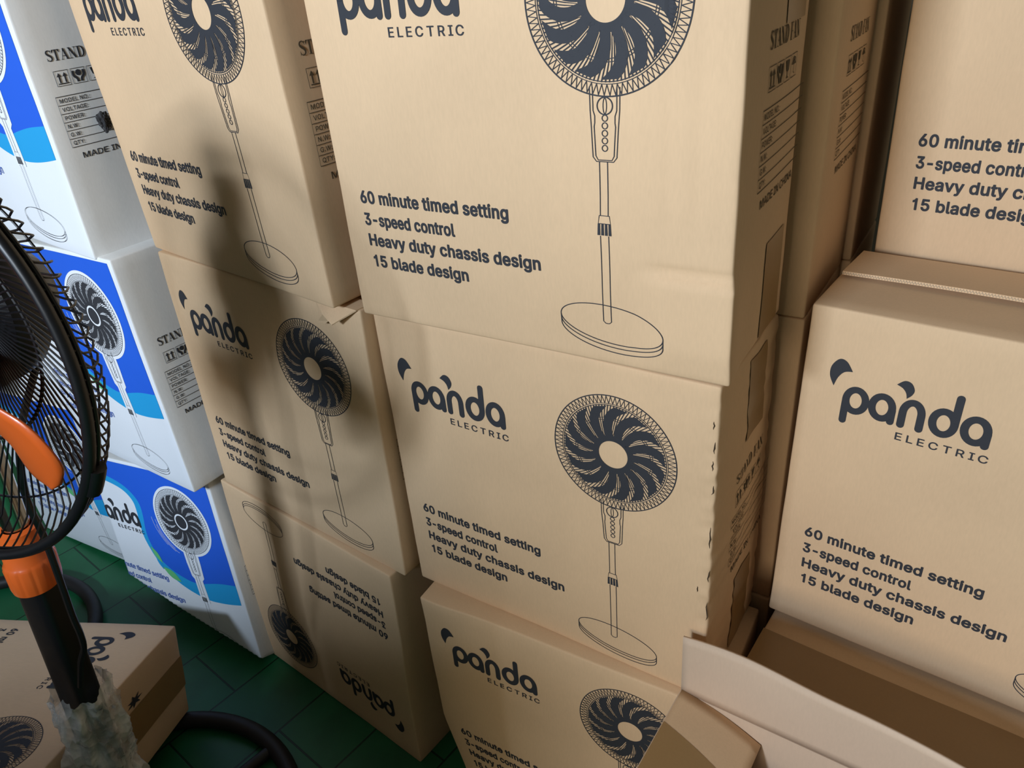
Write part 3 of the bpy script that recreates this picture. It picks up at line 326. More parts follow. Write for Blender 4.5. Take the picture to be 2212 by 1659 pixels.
def smooth_path(pts, n=8, closed=False):
    out = []; L = len(pts)
    seg = L if closed else L - 1
    for i in range(seg):
        p0 = pts[(i-1) % L] if (closed or i > 0) else pts[i]; p1 = pts[i]; p2 = pts[(i+1) % L]; p3 = pts[(i+2) % L] if (closed or i+2 < L) else p2
        for k in range(n):
            t = k / n
            out.append(tuple(0.5*((2*p1[c]) + (-p0[c]+p2[c])*t + (2*p0[c]-5*p1[c]+4*p2[c]-p3[c])*t*t + (-p0[c]+3*p1[c]-3*p2[c]+p3[c])*t**3) for c in range(len(p1))))
    if not closed: out.append(tuple(pts[-1]))
    return out
def uvp(*pts): return [(u * W, v * H) for u, v in pts]

def arc(cx, cy, rx, ry, a0, a1, n=24):
    return [(cx + rx*math.cos(math.radians(a0 + (a1-a0)*i/n)), cy + ry*math.sin(math.radians(a0 + (a1-a0)*i/n))) for i in range(n+1)]
def draw_logo(I, du=0.0, dv=0.0, m=0, layer=0):
    T = lambda pts: [(p[0] + du*W, p[1] + dv*H) for p in pts]
    st = 0.0080
    b0, xh = 0.738*H, 0.0290
    rx, ry = 0.0106, xh/2 - 0.0008
    cyy = b0 + xh/2
    def bowl(u): 
        I.ribbon(T(arc(u*W, cyy, rx, ry, 0, 360, 32)[:-1]), st, m, True, layer)
    def stem(u, v0, v1): I.ribbon(T([(u*W, v0), (u*W, v1)]), st, m, False, layer, True)
    # p
    bowl(0.1345); stem(0.1345 - rx/W, b0 - 0.0135, cyy)
    # a
    bowl(0.1955); stem(0.1955 + rx/W + 0.0003, b0 - 0.0005, cyy)
    # n
    I.ribbon(T([(0.2415*W, b0 - 0.0005)] + arc(0.2615*W, cyy + 0.001, 0.0093, ry, 180, 0, 20) + [(0.2815*W, b0 - 0.0005)]), st, m, False, layer, True)
    # d
    bowl(0.3285); stem(0.3285 + rx/W, cyy, b0 + xh + 0.018)
    # a
    bowl(0.3945); stem(0.3945 + rx/W + 0.0003, b0 - 0.0005, cyy)
    # two ears
    I.face(T(smooth_path(uvp((0.0775, 0.797), (0.0655, 0.823), (0.0665, 0.850), (0.082, 0.8715), (0.100, 0.868), (0.1165, 0.8445)), 6)
             + smooth_path(uvp((0.1165, 0.8445), (0.098, 0.8395), (0.085, 0.822), (0.0775, 0.797)), 5)[1:-1]), m, layer)
    I.face(T(smooth_path(uvp((0.217, 0.8395), (0.232, 0.853), (0.247, 0.850), (0.256, 0.834), (0.253, 0.820), (0.2435, 0.8085)), 6)
             + smooth_path(uvp((0.2435, 0.8085), (0.240, 0.822), (0.231, 0.833), (0.217, 0.8395)), 5)[1:-1]), m, layer)
    I.text('ELECTRIC', (0.236 + du)*W, (0.694 + dv)*H, 0.0093, 0.196*W, False, m, layer, 1.35)
def draw_features(I, m=0, layer=0, du=0.0, dv=0.0, bold=True):
    for body, u0, v0, u1 in (('60 minute timed setting', .068, .318, .503), ('3-speed control', .070, .2615, .349), ('Heavy duty chassis design', .073, .2075, .575), ('15 blade design', .077, .151, .372)):
        I.text(body, (u0+du)*W, (v0+dv)*H, 0.0142, (u1-u0)*W, bold, m, layer)
FX, FY, FR = 0.742*W, 0.747*H, 0.0765
def draw_fan(I, m=0, layer=0, white=None, lw=1.0):
    R = FR
    ln = 0.0011*lw
    for rr, wd in ((1.0, 0.0013), (0.868, 0.0007), (0.842, 0.0009)):
        I.ribbon([(FX + rr*R*math.cos(2*math.pi*k/96), FY + rr*R*math.sin(2*math.pi*k/96)) for k in range(96)], wd*lw, m, True, layer)
    nz = 86
    for k in range(nz):
        a0 = 2*math.pi*k/nz; a1 = 2*math.pi*(k+.5)/nz; a2 = 2*math.pi*(k+1)/nz
        I.ribbon([(FX + 0.99*R*math.cos(a0), FY + 0.99*R*math.sin(a0)), (FX + 0.872*R*math.cos(a1), FY + 0.872*R*math.sin(a1))], 0.00075*lw, m, False, layer)
        I.ribbon([(FX + 0.872*R*math.cos(a1), FY + 0.872*R*math.sin(a1)), (FX + 0.99*R*math.cos(a2), FY + 0.99*R*math.sin(a2))], 0.00075*lw, m, False, layer)
    # fine grille lines in the gaps
    nh = 108
    for k in range(nh):
        a = 2*math.pi*k/nh
        I.ribbon([(FX + r*R*math.cos(a + s_), FY + r*R*math.sin(a + s_)) for r, s_ in ((.34, .10), (.5, .03), (.66, -.02), (.85, -.08))], [0.0005, 0.0010, 0.0012, 0.0012], m, False, layer)
    for rr in (0.60, 0.635):
        I.ribbon([(FX + rr*R*math.cos(2*math.pi*k/72), FY + rr*R*math.sin(2*math.pi*k/72)) for k in range(72)], 0.0007, m, True, layer)
    # 15 swept blades
    tilt = lambda t: 0.30*t - 0.62*t*t
    wid = [(0, 1.0), (0.12, 0.90), (0.3, 0.72), (0.55, 0.65), (0.8, 0.65), (0.95, 0.70), (1.0, 0.62)]
    def wf(t):
        for (a, x), (b, y) in zip(wid, wid[1:]):
            if t <= b: return x + (y-x)*(t-a)/(b-a)
        return wid[-1][1]
    pitch_ = 2*math.pi/15
    for k in range(15):
        Lp = []; Rp = []
        for i in range(13):
            t = i/12; r = (0.27 + 0.555*t)*R
            a = k*pitch_ + tilt(t) + 0.05; hw = wf(t)*pitch_/2
            Lp.append((FX + r*math.cos(a-hw), FY + r*math.sin(a-hw))); Rp.append((FX + r*math.cos(a+hw), FY + r*math.sin(a+hw)))
        b = len(I.v)
        for p, q in zip(Lp, Rp): I.v += [(p[0], p[1], layer), (q[0], q[1], layer)]
        for i in range(12): I.f.append((b+2*i, b+2*i+2, b+2*i+3, b+2*i+1)); I.m.append(m)
    I.annulus(FX, FY, 0.235*R, 0.335*R, m, layer, 48)
    if white is not None:
        I.disc(FX, FY, 0.245*R, m, layer); I.annulus(FX, FY, 0.205*R, 0.25*R, white, layer + 0.0003, 48)
    # control panel
    cu = 0.737*W
    top, bot = 0.598*H, 0.458*H
    for k_, sh in ((0, 0), (1, 0.0028)):
        I.ribbon([(cu - 0.0145 + sh, top), (cu - 0.0142 + sh, 0.555*H)] + ([(cu - 0.0098, 0.545*H), (cu - 0.0098, 0.532*H)] if k_ else []) + [(cu - 0.0132 + sh, 0.525*H), (cu - 0.0118 + sh, bot + 0.004 + sh*.4), (cu - 0.0085 + sh*.6, bot + sh*.5),
                  (cu + 0.0085 - sh*.6, bot + sh*.5), (cu + 0.0118 - sh, bot + 0.004 + sh*.4), (cu + 0.0132 - sh, 0.525*H)] + ([(cu + 0.0098, 0.532*H), (cu + 0.0098, 0.545*H)] if k_ else []) + [(cu + 0.0142 - sh, 0.555*H), (cu + 0.0145 - sh, top)], ln*0.8, m, False, layer)
    I.annulus(cu, 0.5635*H, 0.0068, 0.0079, m, layer, 28)
    I.ribbon(arc(cu, 0.5635*H, 0.0017, 0.0066, 0, 360, 20)[:-1], ln*0.7, m, True, layer)
    for i in range(5): I.annulus(cu, (0.541 - 0.0142*i)*H, 0.0022, 0.0031, m, layer, 18)
    # pole, sleeve, foot
    p0 = 0.7335*W
    for sgn in (-1, 1):
        I.ribbon([(p0 + sgn*0.0040, bot), (p0 + sgn*0.0040, 0.348*H)], ln*0.8, m, False, layer)
        I.ribbon([(p0 + sgn*0.0043, 0.305*H), (p0 + sgn*0.0043, 0.107*H), (p0 + sgn*0.002, 0.1025*H), (p0, 0.102*H)], ln*0.8, m, False, layer)
    I.ribbon([(p0 - 0.0052, 0.348*H), (p0 + 0.0052, 0.348*H), (p0 + 0.0064, 0.331*H), (p0 - 0.0064, 0.331*H)], ln*0.8, m, True, layer)
    for i in range(4): I.face([(p0 - 0.0074 + i*0.0039, 0.306*H), (p0 - 0.0045 + i*0.0039, 0.306*H), (p0 - 0.0045 + i*0.0037, 0.331*H), (p0 - 0.0068 + i*0.0037, 0.331*H)], m, layer)
    bx, by, ra, rb = 0.741*W, 0.0995*H, 0.1245*W, 0.0455*H
    tl = -0.16
    def el(a, dy, k=1.0):
        x = ra*k*math.cos(a); y = rb*k*math.sin(a)
        return (bx + x*math.cos(tl) - y*math.sin(tl)*0.3, by + x*math.sin(tl)*0.55 + y + dy)
    I.ribbon([el(2*math.pi*k/72, 0) for k in range(72)], ln*0.9, m, True, layer)
    I.ribbon([el(math.pi*(0.97 + 1.06*k/40), -0.0042) for k in range(41)], ln*0.9, m, False, layer)
    I.ribbon([el(math.pi*(1.0 + 1.0*k/40), -0.0098) for k in range(41)], ln*0.9, m, False, layer)
    I.ribbon([el(math.pi, 0), el(math.pi, -0.010)], ln*0.9, m, False, layer)
    I.ribbon([el(0, 0), el(0, -0.010)], ln*0.9, m, False, layer)

# serif capitals, drawn on a 0..1 high cell; returned as strips
def serif(I, ch, x, y, h, m=0, layer=0):
    th, tn, sf = 0.17*h, 0.055*h, 0.05*h
    R_ = lambda x0, x1, y0, y1: I.face([(x+x0*h, y+y0*h), (x+x1*h, y+y0*h), (x+x1*h, y+y1*h), (x+x0*h, y+y1*h)], m, layer)
    S_ = lambda pts, wd: I.ribbon([(x+p[0]*h, y+p[1]*h) for p in pts], wd, m, False, layer)
    if ch == 'S':
        p = smooth_path([(.52, .80), (.44, .93), (.30, .97), (.15, .90), (.11, .74), (.22, .60), (.40, .47), (.52, .32), (.50, .14), (.36, .035), (.20, .05), (.09, .20)], 4)
        n = len(p); S_(p, [h*(0.05 + 0.14*math.sin(math.pi*i/(n-1))**2) for i in range(n)])
        R_(.50, .545, .70, .98); R_(.065, .11, .02, .30); return 0.64
    if ch == 'T':
        R_(.26, .43, 0, 1); R_(.17, .52, 0, .05); R_(.0, .69, .95, 1); I.face([(x, y+h), (x, y+.70*h), (x+.04*h, y+.70*h), (x+.16*h, y+.95*h)], m, layer); I.face([(x+.69*h, y+h), (x+.53*h, y+.95*h), (x+.65*h, y+.70*h), (x+.69*h, y+.70*h)], m, layer); return 0.74
    if ch == 'A':
        S_([(.10, .03), (.36, .97)], tn); S_([(.36, 1.0), (.62, .03)], th); R_(.2, .55, .30, .35); R_(0, .2, 0, .05); R_(.47, .76, 0, .05); return 0.80
    if ch == 'N':
        R_(.12, .17, 0, .97); R_(.62, .67, 0, .97); S_([(.13, .97), (.64, .03)], th); R_(0, .28, 0, .05); R_(.52, .78, .95, 1); R_(0, .2, .95, 1); return 0.84
    if ch == 'D':
        R_(.10, .27, 0, 1); R_(0, .35, 0, .05); R_(0, .35, .95, 1)
        p = arc(.32*1, .5, .36, .475, 90, -90, 18); n = len(p); S_(p, [h*(0.05 + 0.13*math.sin(math.pi*i/(n-1))) for i in range(n)]); return 0.80
    if ch == 'F':
        R_(.10, .27, 0, 1); R_(0, .37, 0, .05); R_(0, .60, .95, 1); R_(.27, .45, .48, .53); R_(.43, .47, .38, .63); R_(.56, .60, .72, .97); return 0.68
    return 0.4
def draw_marks(I, x0=0.024, m=0):
    """shipping marks on the narrow side; x runs into the depth"""
    h = 0.0148; x = x0 + 0.006; y = 0.640*H
    sp = 0.0128
    for ch in 'STAND FAN':
        x += serif(I, ch, x, y, h)*h*0.97 + 0.0004
    # four handling pictograms
    yb, s = 0.566*H, 0.0205
    for k in range(4):
        xa = x0 + 0.009 + k*0.0245
        I.ribbon([(xa, yb), (xa+s, yb), (xa+s, yb+s), (xa, yb+s)], 0.0009, m, True)
        c = xa + s/2
        if k == 0:
            for dx in (-0.0042, 0.0042):
                I.face([(c+dx-.0012, yb+.004), (c+dx+.0012, yb+.004), (c+dx+.0012, yb+.013), (c+dx-.0012, yb+.013)])
                I.face([(c+dx-.0034, yb+.0125), (c+dx+.0034, yb+.0125), (c+dx, yb+.0178)])
            I.face([(c-.0078, yb+.0022), (c+.0078, yb+.0022), (c+.0078, yb+.0036), (c-.0078, yb+.0036)])
        elif k == 1:
            I.disc(c, yb+.0142, .0044, m, 0, 8)
            for sg in (-1, 1): I.ribbon(smooth_path([(c+sg*.0075, yb+.0175), (c+sg*.0075, yb+.011), (c+sg*.0035, yb+.0065), (c+sg*.0028, yb+.002)], 4), .0036, m)
        elif k == 2:
            I.face([(c-.006, yb+.018), (c+.006, yb+.018), (c+.0035, yb+.009), (c+.001, yb+.008), (c+.001, yb+.004), (c+.0045, yb+.0025), (c-.0045, yb+.0025), (c-.001, yb+.004), (c-.001, yb+.008), (c-.0035, yb+.009)])
        else:
            I.ribbon(arc(c, yb+.011, .0072, .0062, 0, 180, 14), .0012, m); I.face([(c-.0072, yb+.011), (c+.0072, yb+.011), (c, yb+.0172)]); I.ribbon([(c, yb+.011), (c, yb+.004), (c+.003, yb+.0028)], .0012, m)
    # data table
    tx0, tx1, ty0, ty1 = x0, x0 + 0.145, 0.379*H, 0.536*H
    I.ribbon([(tx0, ty0), (tx1, ty0), (tx1, ty1), (tx0, ty1)], 0.0010, m, True)
    rh = (ty1-ty0)/6
    mid = x0 + 0.076
    for i in range(1, 6): I.ribbon([(tx0, ty0+rh*i), (tx1, ty0+rh*i)], 0.0008, m)
    for i, t in enumerate(('QTY:', 'G.W:', 'N.W:', 'POWER:', 'VOLTAGE:', 'MODEL NO.:')):
        I.text(t, tx0 + 0.004, ty0 + rh*i + 0.0032, 0.0058, None, False, m, 0, 1.05)
    I.text('MADE IN CHINA', x0 + 0.012, 0.340*H, 0.0085, 0.118, False, m)

BLUE_TOP = 0.985
def draw_back(I, blue, cyan, green, wh):
    """blue and cyan waves, leaves and white silhouette of the colour print"""
    r = 0.976
    white_edge = [(0.0, .868), (.09, .872), (.20, .872), (.30, .860), (.375, .835), (.418, .790), (.425, .735), (.418, .66), (.418, .59), (.445, .515), (.49, .445)]
    blue_edge = [(0.0, .905), (.10, .910), (.20, .908), (.30, .893), (.385, .865), (.440, .822), (.464, .775), (.462, .71), (.450, .64), (.452, .575), (.485, .500), (.535, .455), (.60, .425), (.68, .405), (.74, .408), (.80, .424), (.88, .443), (r, .457)]
    low = [(.49, .445), (.53, .405), (.60, .365), (.68, .336), (.763, .321), (.83, .323), (.90, .333), (r, .349)]
    bs = smooth_path(uvp(*blue_edge), 5); ws = smooth_path(uvp(*(white_edge + low[1:])), 5)
    I.face([(r*W, BLUE_TOP*H), (0.004*W, BLUE_TOP*H)] + [(max(p[0], 0.004*W), p[1]) for p in bs], blue, 0.0)
    I.face([(max(p[0], 0.004*W), p[1]) for p in bs] + ws[::-1], cyan, 0.0)
    # leaves and drops
    leaf = lambda a, b, wd: [(a[0]*W + (b[0]-a[0])*W*t + sg*wd*math.sin(math.pi*t)*(-(b[1]-a[1])*H)/math.hypot((b[0]-a[0])*W, (b[1]-a[1])*H), a[1]*H + (b[1]-a[1])*H*t + sg*wd*math.sin(math.pi*t)*((b[0]-a[0])*W)/math.hypot((b[0]-a[0])*W, (b[1]-a[1])*H)) for sg, ts in ((1, range(0, 11)), (-1, range(9, 0, -1))) for t in [k/10 for k in ts]]
    I.face(leaf((.447, .548), (.505, .468), .0075), green, 0.0004)
    I.face(leaf((.466, .512), (.495, .428), .0062), cyan, 0.0003)
    I.face(leaf((.495, .443), (.602, .384), .0105), green, 0.0004)
    # white silhouette round the drawn fan
    I.disc(FX, FY, FR*1.085, wh, 0.0005, 72)
    cu = 0.737*W
    I.face([(cu-.0225, .62*H), (cu-.0215, .52*H), (cu-.0185, .445*H), (cu-.0125, .43*H), (cu-.0135, .30*H), (cu+.0125, .30*H), (cu+.0115, .43*H), (cu+.0185, .445*H), (cu+.0215, .52*H), (cu+.0225, .62*H)], wh, 0.0005)
    for k, (r_, a0, a1) in enumerate(((1.17, 188, 238), (1.22, 196, 246), (1.26, 204, 240), (1.31, 185, 226))):
        I.ribbon(arc(FX, FY, FR*r_, FR*r_, a0, a1, 16), 0.0008, wh, False, 0.0004)

def mk(fn, *a, **k):
    I = Ink(); fn(I, *a, **k); return I.bake()
ART = {
    'logo': mk(draw_logo), 'text': mk(draw_features), 'fan': mk(draw_fan), 'marks': mk(draw_marks), 
    'wlogo': mk(lambda I: draw_logo(I, 0.0, -0.085)), 'wtext': mk(lambda I: draw_features(I, dv=0.045, bold=False)),
    'wfan': mk(lambda I: draw_fan(I, 0, 0, 1, 0.75)), 'wback': mk(lambda I: draw_back(I, 0, 1, 2, 3)),
}

# ------------------------------------------------------------------ cartons
def smin(x): return max(0.0, min(1.0, x))
def make_carton(name, mat, label, cat='carton', kind='kraft', group=None, art=True, marks=True, seed=0, bulge=0.003, extra=None, side_tape=(), shift=0.0, h=H, plainfaces=False, dent=0.0016, floor_clamp=False, flip=False, res=26):
    root = empty(name, mat)
    tag(root, label, cat, group)
    off = Vector((seed*3.1, seed*1.7, seed*0.9))
    def deform(p):
        x, y, z = p
        u, v, d = smin(x/W), smin(z/h), smin(y/D)
        q = Vector(p)
        q.y -= bulge*math.sin(math.pi*u)*math.sin(math.pi*v)*(1-d)
        q.x += 0.5*bulge*math.sin(math.pi*v)*math.sin(math.pi*d)*(1 if u > .5 else -1)*abs(2*u-1)
        nv = noise.noise_vector(Vector((x*5, y*5, z*5)) + off)
        nv2 = noise.noise_vector(Vector((x*19, y*19, z*19)) + off*2)
        q += Vector((nv.x*dent*.7, nv.y*dent*1.6, 0)) + Vector((nv2.x, nv2.y, 0))*dent*0.28
        if extra: q = extra(q, x, y, z)
        q.x -= W/2
        if floor_clamp:
            wz = (mat @ q).z
            if wz < 0.002:
                q += mat.to_3x3().inverted() @ Vector((0, 0, 0.002 - wz))
        return q
    vs, fs, tg = rounded_box(W, D, h, 0.0035, res, 8, res)
    vs = [deform(p) for p in vs]
    if kind == 'white':
        mi = [1 if t == 'front' else 0 for t in tg]
        body = mesh_obj('body', vs, fs, [M['kraft_grey'], M['white']], root, mi, True)
    else:
        body = mesh_obj('body', vs, fs, [M['kraft']], root, None, True)
    def put(nm, key, mats, lay, side=False, sx=0.0, lab=None):
        v, f, mi = ART[key]
        if side: P = [deform(Vector((W + lay + p.z, p.x + sx, p.y))) for p in v]
        elif flip: P = [deform(Vector((W - p.x, -lay - p.z, h - p.y))) for p in v]
        else: P = [deform(Vector((p.x, -lay - p.z, p.y))) for p in v]
        o = mesh_obj(nm, P, f, mats, root, mi)
        if lab: o['label'] = lab
        return o
    if art:
        if kind == 'white':
            put('wave_print', 'wback', [M['blue'], M['cyan'], M['green'], M['whiteprint']], 0.0005, lab='blue and cyan wave print with green leaves')
            put('brand_logo', 'wlogo', [M['ink']], 0.0012)
            put('feature_text', 'wtext', [M['bluetext']], 0.0012, lab='blue lettering')
            put('fan_drawing', 'wfan', [M['ink'], M['whiteprint']], 0.0014)
        else:
            put('brand_logo', 'logo', [M['ink']], 0.0006)
            put('feature_text', 'text', [M['ink']], 0.0006)
            put('fan_drawing', 'fan', [M['ink']], 0.0006)
    if marks: put('shipping_marks', 'marks', [M['ink'] if kind == 'white' else M['inkfaint']], 0.0006, True, shift)
    for (x0, x1, z0, z1) in side_tape:
        I = []; n = 10; vv = []; ff = []
        for i in range(n+1):
            for j in range(5): vv.append(deform(Vector((W + 0.0009, x0 + (x1-x0)*j/4, z0 + (z1-z0)*i/n))))
        for i in range(n):
            for j in range(4): ff.append((i*5+j, i*5+j+1, (i+1)*5+j+1, (i+1)*5+j))
        o = mesh_obj('packing_tape', vv, ff, [M['tape']], root, None, True); o['label'] = 'brown glossy packing tape'
    return root, deform
M['kraft_grey'] = board('greyish_kraft_board', (224, 223, 220))

G = {'C': 'kraft fan cartons in the front middle stack', 'B': 'kraft fan cartons in the left kraft stack', 'A': 'white fan cartons in the white stack', 'Z': 'white fan cartons behind the floor fan',
     'D': 'kraft cartons in the row behind the front stack', 'F': 'kraft fan cartons in the right stack', 'E': 'cartons of the rearmost row'}

# middle stack (C)
def c3_extra(q, x, y, z):
    # buckled lower right corner and a crease under it
    k = smin((x/W - 0.80)/0.06)*(1 - smin(y/0.06))
    q.y += 0.0045*math.exp(-((z-0.108)/0.005)**2)*k
    if z < 0.108: q.y -= 0.004*k*smin(z/0.03)
    if z < 0.108 and x > W*0.9: q.x += 0.0035*(1 - smin(y/0.05))*smin((0.108 - z)/0.006)
    # soft vertical folds to the right of the drawing
    for u0, a in ((0.865, 0.0016), (0.925, 0.0020)): q.y += a*math.exp(-((x/W - u0)/0.008)**2)*(1 - smin(y/0.03))*smin((z - 0.13)/0.05)
    return q
def c2_extra(q, x, y, z):
    q.y += 0.0022*math.exp(-((x/W - 0.428)/0.008)**2)*(1 - smin(y/0.03))*smin((z/H - 0.86)/0.05)
    if x > W*0.97: q += Vector((noise.noise(Vector((3, y*30, z*60)))*0.0022, noise.noise(Vector((8, y*30, z*70)))*0.0025, 0))
    return q
C3, _ = make_carton('fan_carton', pose(-.392, 1.949, -.590, -.004, -.004, .004, 2), 'large kraft carton printed with a stand fan, topmost in view of the front middle stack', group=G['C'], seed=1, bulge=.004, extra=c3_extra, shift=0.030, res=80,
                    side_tape=((.105, .172, .31, .455), (.105, .172, .004, .11)))
C2, dC2 = make_carton('fan_carton', pose(-.368, 1.997, -.617, -.020, -.003, .007, 1), 'kraft carton with worn right edge, second from the floor in the front middle stack', group=G['C'], seed=2, bulge=.005, extra=c2_extra, shift=0.036, res=80,
                    side_tape=((.090, .150, .34, .445), (.090, .150, .004, .13)))
random.seed(11)
for v_, du, ln_ in ((.90, .012, .010), (.84, .008, .016), (.79, .010, .013), (.72, .007, .012), (.575, .004, .030), (.455, .002, .02), (.40, .030, .008), (.33, .004, .03)):
    _I = Ink(); u_ = 1 - du; pts = [(u_*W + random.uniform(-.0012, .0012), v_*H + ln_*(k/4 - .5)) for k in range(5)]
    _I.ribbon(pts, [0.0002, 0.0010, 0.0014, 0.0009, 0.0002])
    _v, _f, _m = _I.bake()
    mesh_obj('edge_tear', [dC2(Vector((p.x, -0.0007, p.y))) for p in _v], _f, M['wear'], C2)['label'] = 'small dark tear in the worn edge'
def c1_extra(q, x, y, z):
    k = smin((0.17 - z)/0.13)
    q.x += 0.030*k*(1 - x/W)**3*(1 if z < 0.17 else 0)
    if y < 0.05: q.y -= 0.006*math.exp(-((x-0.03)/0.05)**2)*smin((z-0.40)/0.06)
    return q
C1, _ = make_carton('fan_carton', pose(-.361, 1.902, -.561, 0, -.003, .003, 0), 'kraft carton at the foot of the front middle stack, partly behind an open flap', group=G['C'], seed=3, bulge=.004, extra=c1_extra, shift=0.03, h=.4515)
# left kraft stack (B)
B3, _ = make_carton('fan_carton', pose(-1.218, 2.647, -.741, .010, -.033, -.004, 2), 'kraft carton at top of the stack beside the white cartons, tilted slightly forward', group=G['B'], seed=4, shift=0.002)
B2, db2 = make_carton('fan_carton', pose(-1.212, 2.611, -.671, .004, .002, -.020, 1), 'shadowed kraft carton with a torn top corner, middle of the left kraft stack', group=G['B'], seed=5, shift=0.002)
B1, _ = make_carton('fan_carton', pose(-1.271, 2.625, -.702, .004, .026, -.011, 0), 'kraft carton with its print upside down, at the bottom of the left kraft stack', group=G['B'], seed=6, marks=False, flip=True)

def pose_m(x, y, z, th):
    m = Matrix.Rotation(th, 4, 'Z'); m.translation = Vector((x + math.cos(th)*W/2, y + math.sin(th)*W/2, z)); return m
# white stack (A)
def left_bend(w0, k):
    def f(q, x, y, z):
        if x < w0*W: q.y += (w0*W - x)*k*(1 - smin(y/D))
        return q
    return f
def a1_extra(q, x, y, z):
    q = left_bend(0.172, 0.52)(q, x, y, z)
    s = ((0.30 - 0.312*(x/W - 0.187)) - z/H)*H      # crushed, tucked-under foot of the carton
    if s > 0:
        k = 1 - smin(y/D)
        q.y += min(1.9*s, 0.17)*k
        q.z += 0.25*s*k
    return q
A3, dA3 = make_carton('fan_carton', pose(-2.2216, 3.2249, -.6537, .021, -.0167, -.0499, 2), 'white and blue carton leaning at the top left, topmost of the white stack', kind='white', group=G['A'], seed=7, extra=left_bend(.10, .2))
A2, _ = make_carton('fan_carton', pose(-2.1326, 3.1693, -.6496, -.005, -.005, .0229, 1), 'white and blue carton right behind the floor fan guard, middle of the white stack', kind='white', group=G['A'], seed=8, extra=left_bend(.13, .30))
A1, _ = make_carton('fan_carton', pose(-2.136, 3.035, -.539, -.030, .081, .084, 0), 'leaning white carton with a crushed foot on the green floor, bottom of the white stack', kind='white', group=G['A'], seed=9, extra=a1_extra, floor_clamp=True, res=110)
Z1, _ = make_carton('fan_carton', pose(-2.8851, 3.7403, -.5722, .0334, .0059, .0671, 0), 'white carton on the floor seen through the lower wires of the fan guard', kind='white', group=G['Z'], seed=10, floor_clamp=True)
Z2, _ = make_carton('fan_carton', pose(-3.005, 3.82, -.5722, .045, .0059, .0671, 1), 'white carton seen through the upper wires of the fan guard', kind='white', group=G['Z'], seed=11)
# row behind the middle stack (D) and one carton further back (E)
for i, lab in enumerate(('plain kraft carton on the floor behind the front middle stack', 'kraft carton seen as a narrow strip between the worn carton and the right stack', 'kraft carton with shipping marks rising right behind the large topmost carton')):
    make_carton('fan_carton', pose_m(-.0343, 1.0717, i*.45, -.60), lab, group=G['D'], seed=12+i, art=False, marks=(i == 2), h=.449, shift=.02, side_tape=((.10, .165, .33, .445),) if i == 2 else ())
for i, lab in enumerate(('kraft carton on the floor at the foot of the rearmost stack', 'kraft carton in the middle of the rearmost stack', 'kraft carton edge in the dark gap left of the upper right carton')):
    make_carton('fan_carton', pose_m(.0892, 1.2339, i*.451, -.60), lab, group=G['E'], seed=16+i, art=False, marks=False, h=.45)
# right stack (F)
F3, _ = make_carton('fan_carton', pose(1.0529, 2.0352, -.7182, 0, -.004, .0062, 2), 'kraft carton cut by the right picture edge, at the top of the right stack', group=G['F'], seed=20, marks=False)
F2, dF2 = make_carton('fan_carton', pose(.7191, 1.6665, -.6786, .0323, .0258, -.0076, 1), 'brightly lit kraft carton with a large logo and loose top flap, in the right stack', group=G['F'], seed=21, marks=False)
for i, lab in enumerate(('kraft carton on the floor under the back of the right stack', 'kraft carton carrying the upper right carton')):
    make_carton('fan_carton', pose(1.0900, 2.0780, -.7182, 0, 0, 0, i), lab, group=G['F'], seed=22+i, art=False, marks=False, h=.458)
make_carton('fan_carton', pose_m(.3595, .7923, 0, -.679), 'kraft carton on the floor under the brightly lit carton', group=G['F'], seed=24, art=False, marks=False, h=.467)
MT, dM = make_carton('fan_carton', pose_m(.2366, .640, 0, -.679), 'taped kraft carton in shade, its flat top between the open carton and the lit carton', seed=25, art=False, marks=False, h=.470)
def face_strip(name, deform, fn, nu, nv, mat, parent, label=None):
    vv = [deform(Vector(fn(i/nu, j/nv))) for i in range(nu+1) for j in range(nv+1)]
    ff = [(i*(nv+1)+j, (i+1)*(nv+1)+j, (i+1)*(nv+1)+j+1, i*(nv+1)+j+1) for i in range(nu) for j in range(nv)]
    o = mesh_obj(name, vv, ff, mat, parent, None, True)
    if label: o['label'] = label
    return o
face_strip('packing_tape', dM, lambda a, b: (W*a, 0.050 + 0.075*b, .4711), 24, 4, M['tape'], MT, 'brown glossy packing tape')
# loose top flap of the lit carton, with its corrugated cut edge
mb = MB(); nx = 150
for k in range(2):
    pass
vv = []; ff = []
for i in range(nx+1):
    x = -W/2 + 0.004 + (W-0.008)*i/nx
    yb, yf = D - 0.004, D*0.5
    z0 = H + 0.0012 + 0.004*(0.5 + 0.5*math.sin(i/nx*5.0)); z1 = z0 + 0.0045
    vv += [(x, yf, z0 + 0.0), (x, yf, z1), (x, yb, H + 0.0052), (x, yb, H + 0.0010)]
for i in range(nx):
    a = i*4; b = a + 4
    ff += [(a, b, b+1, a+1), (a+1, b+1, b+2, a+2), (a+2, b+2, b+3, a+3), (a+3, b+3, b, a)]
fl = mesh_obj('top_flap', vv, ff, M['kraft'], F2)
mb = MB(); pts = []
for i in range(nx*2+1):
    x = -W/2 + 0.004 + (W-0.008)*i/(nx*2)
    pts.append((x, D*0.5 - 0.0006, H + 0.0012 + 0.004*(0.5 + 0.5*math.sin(i/(nx*2)*5.0)) + (0.0008 if i % 2 else 0.0037)))
mb.tube(pts, 0.0007, 4)
mb.obj('corrugated_edge', M['edge'], fl, False)['label'] = 'pale ragged corrugated edge'
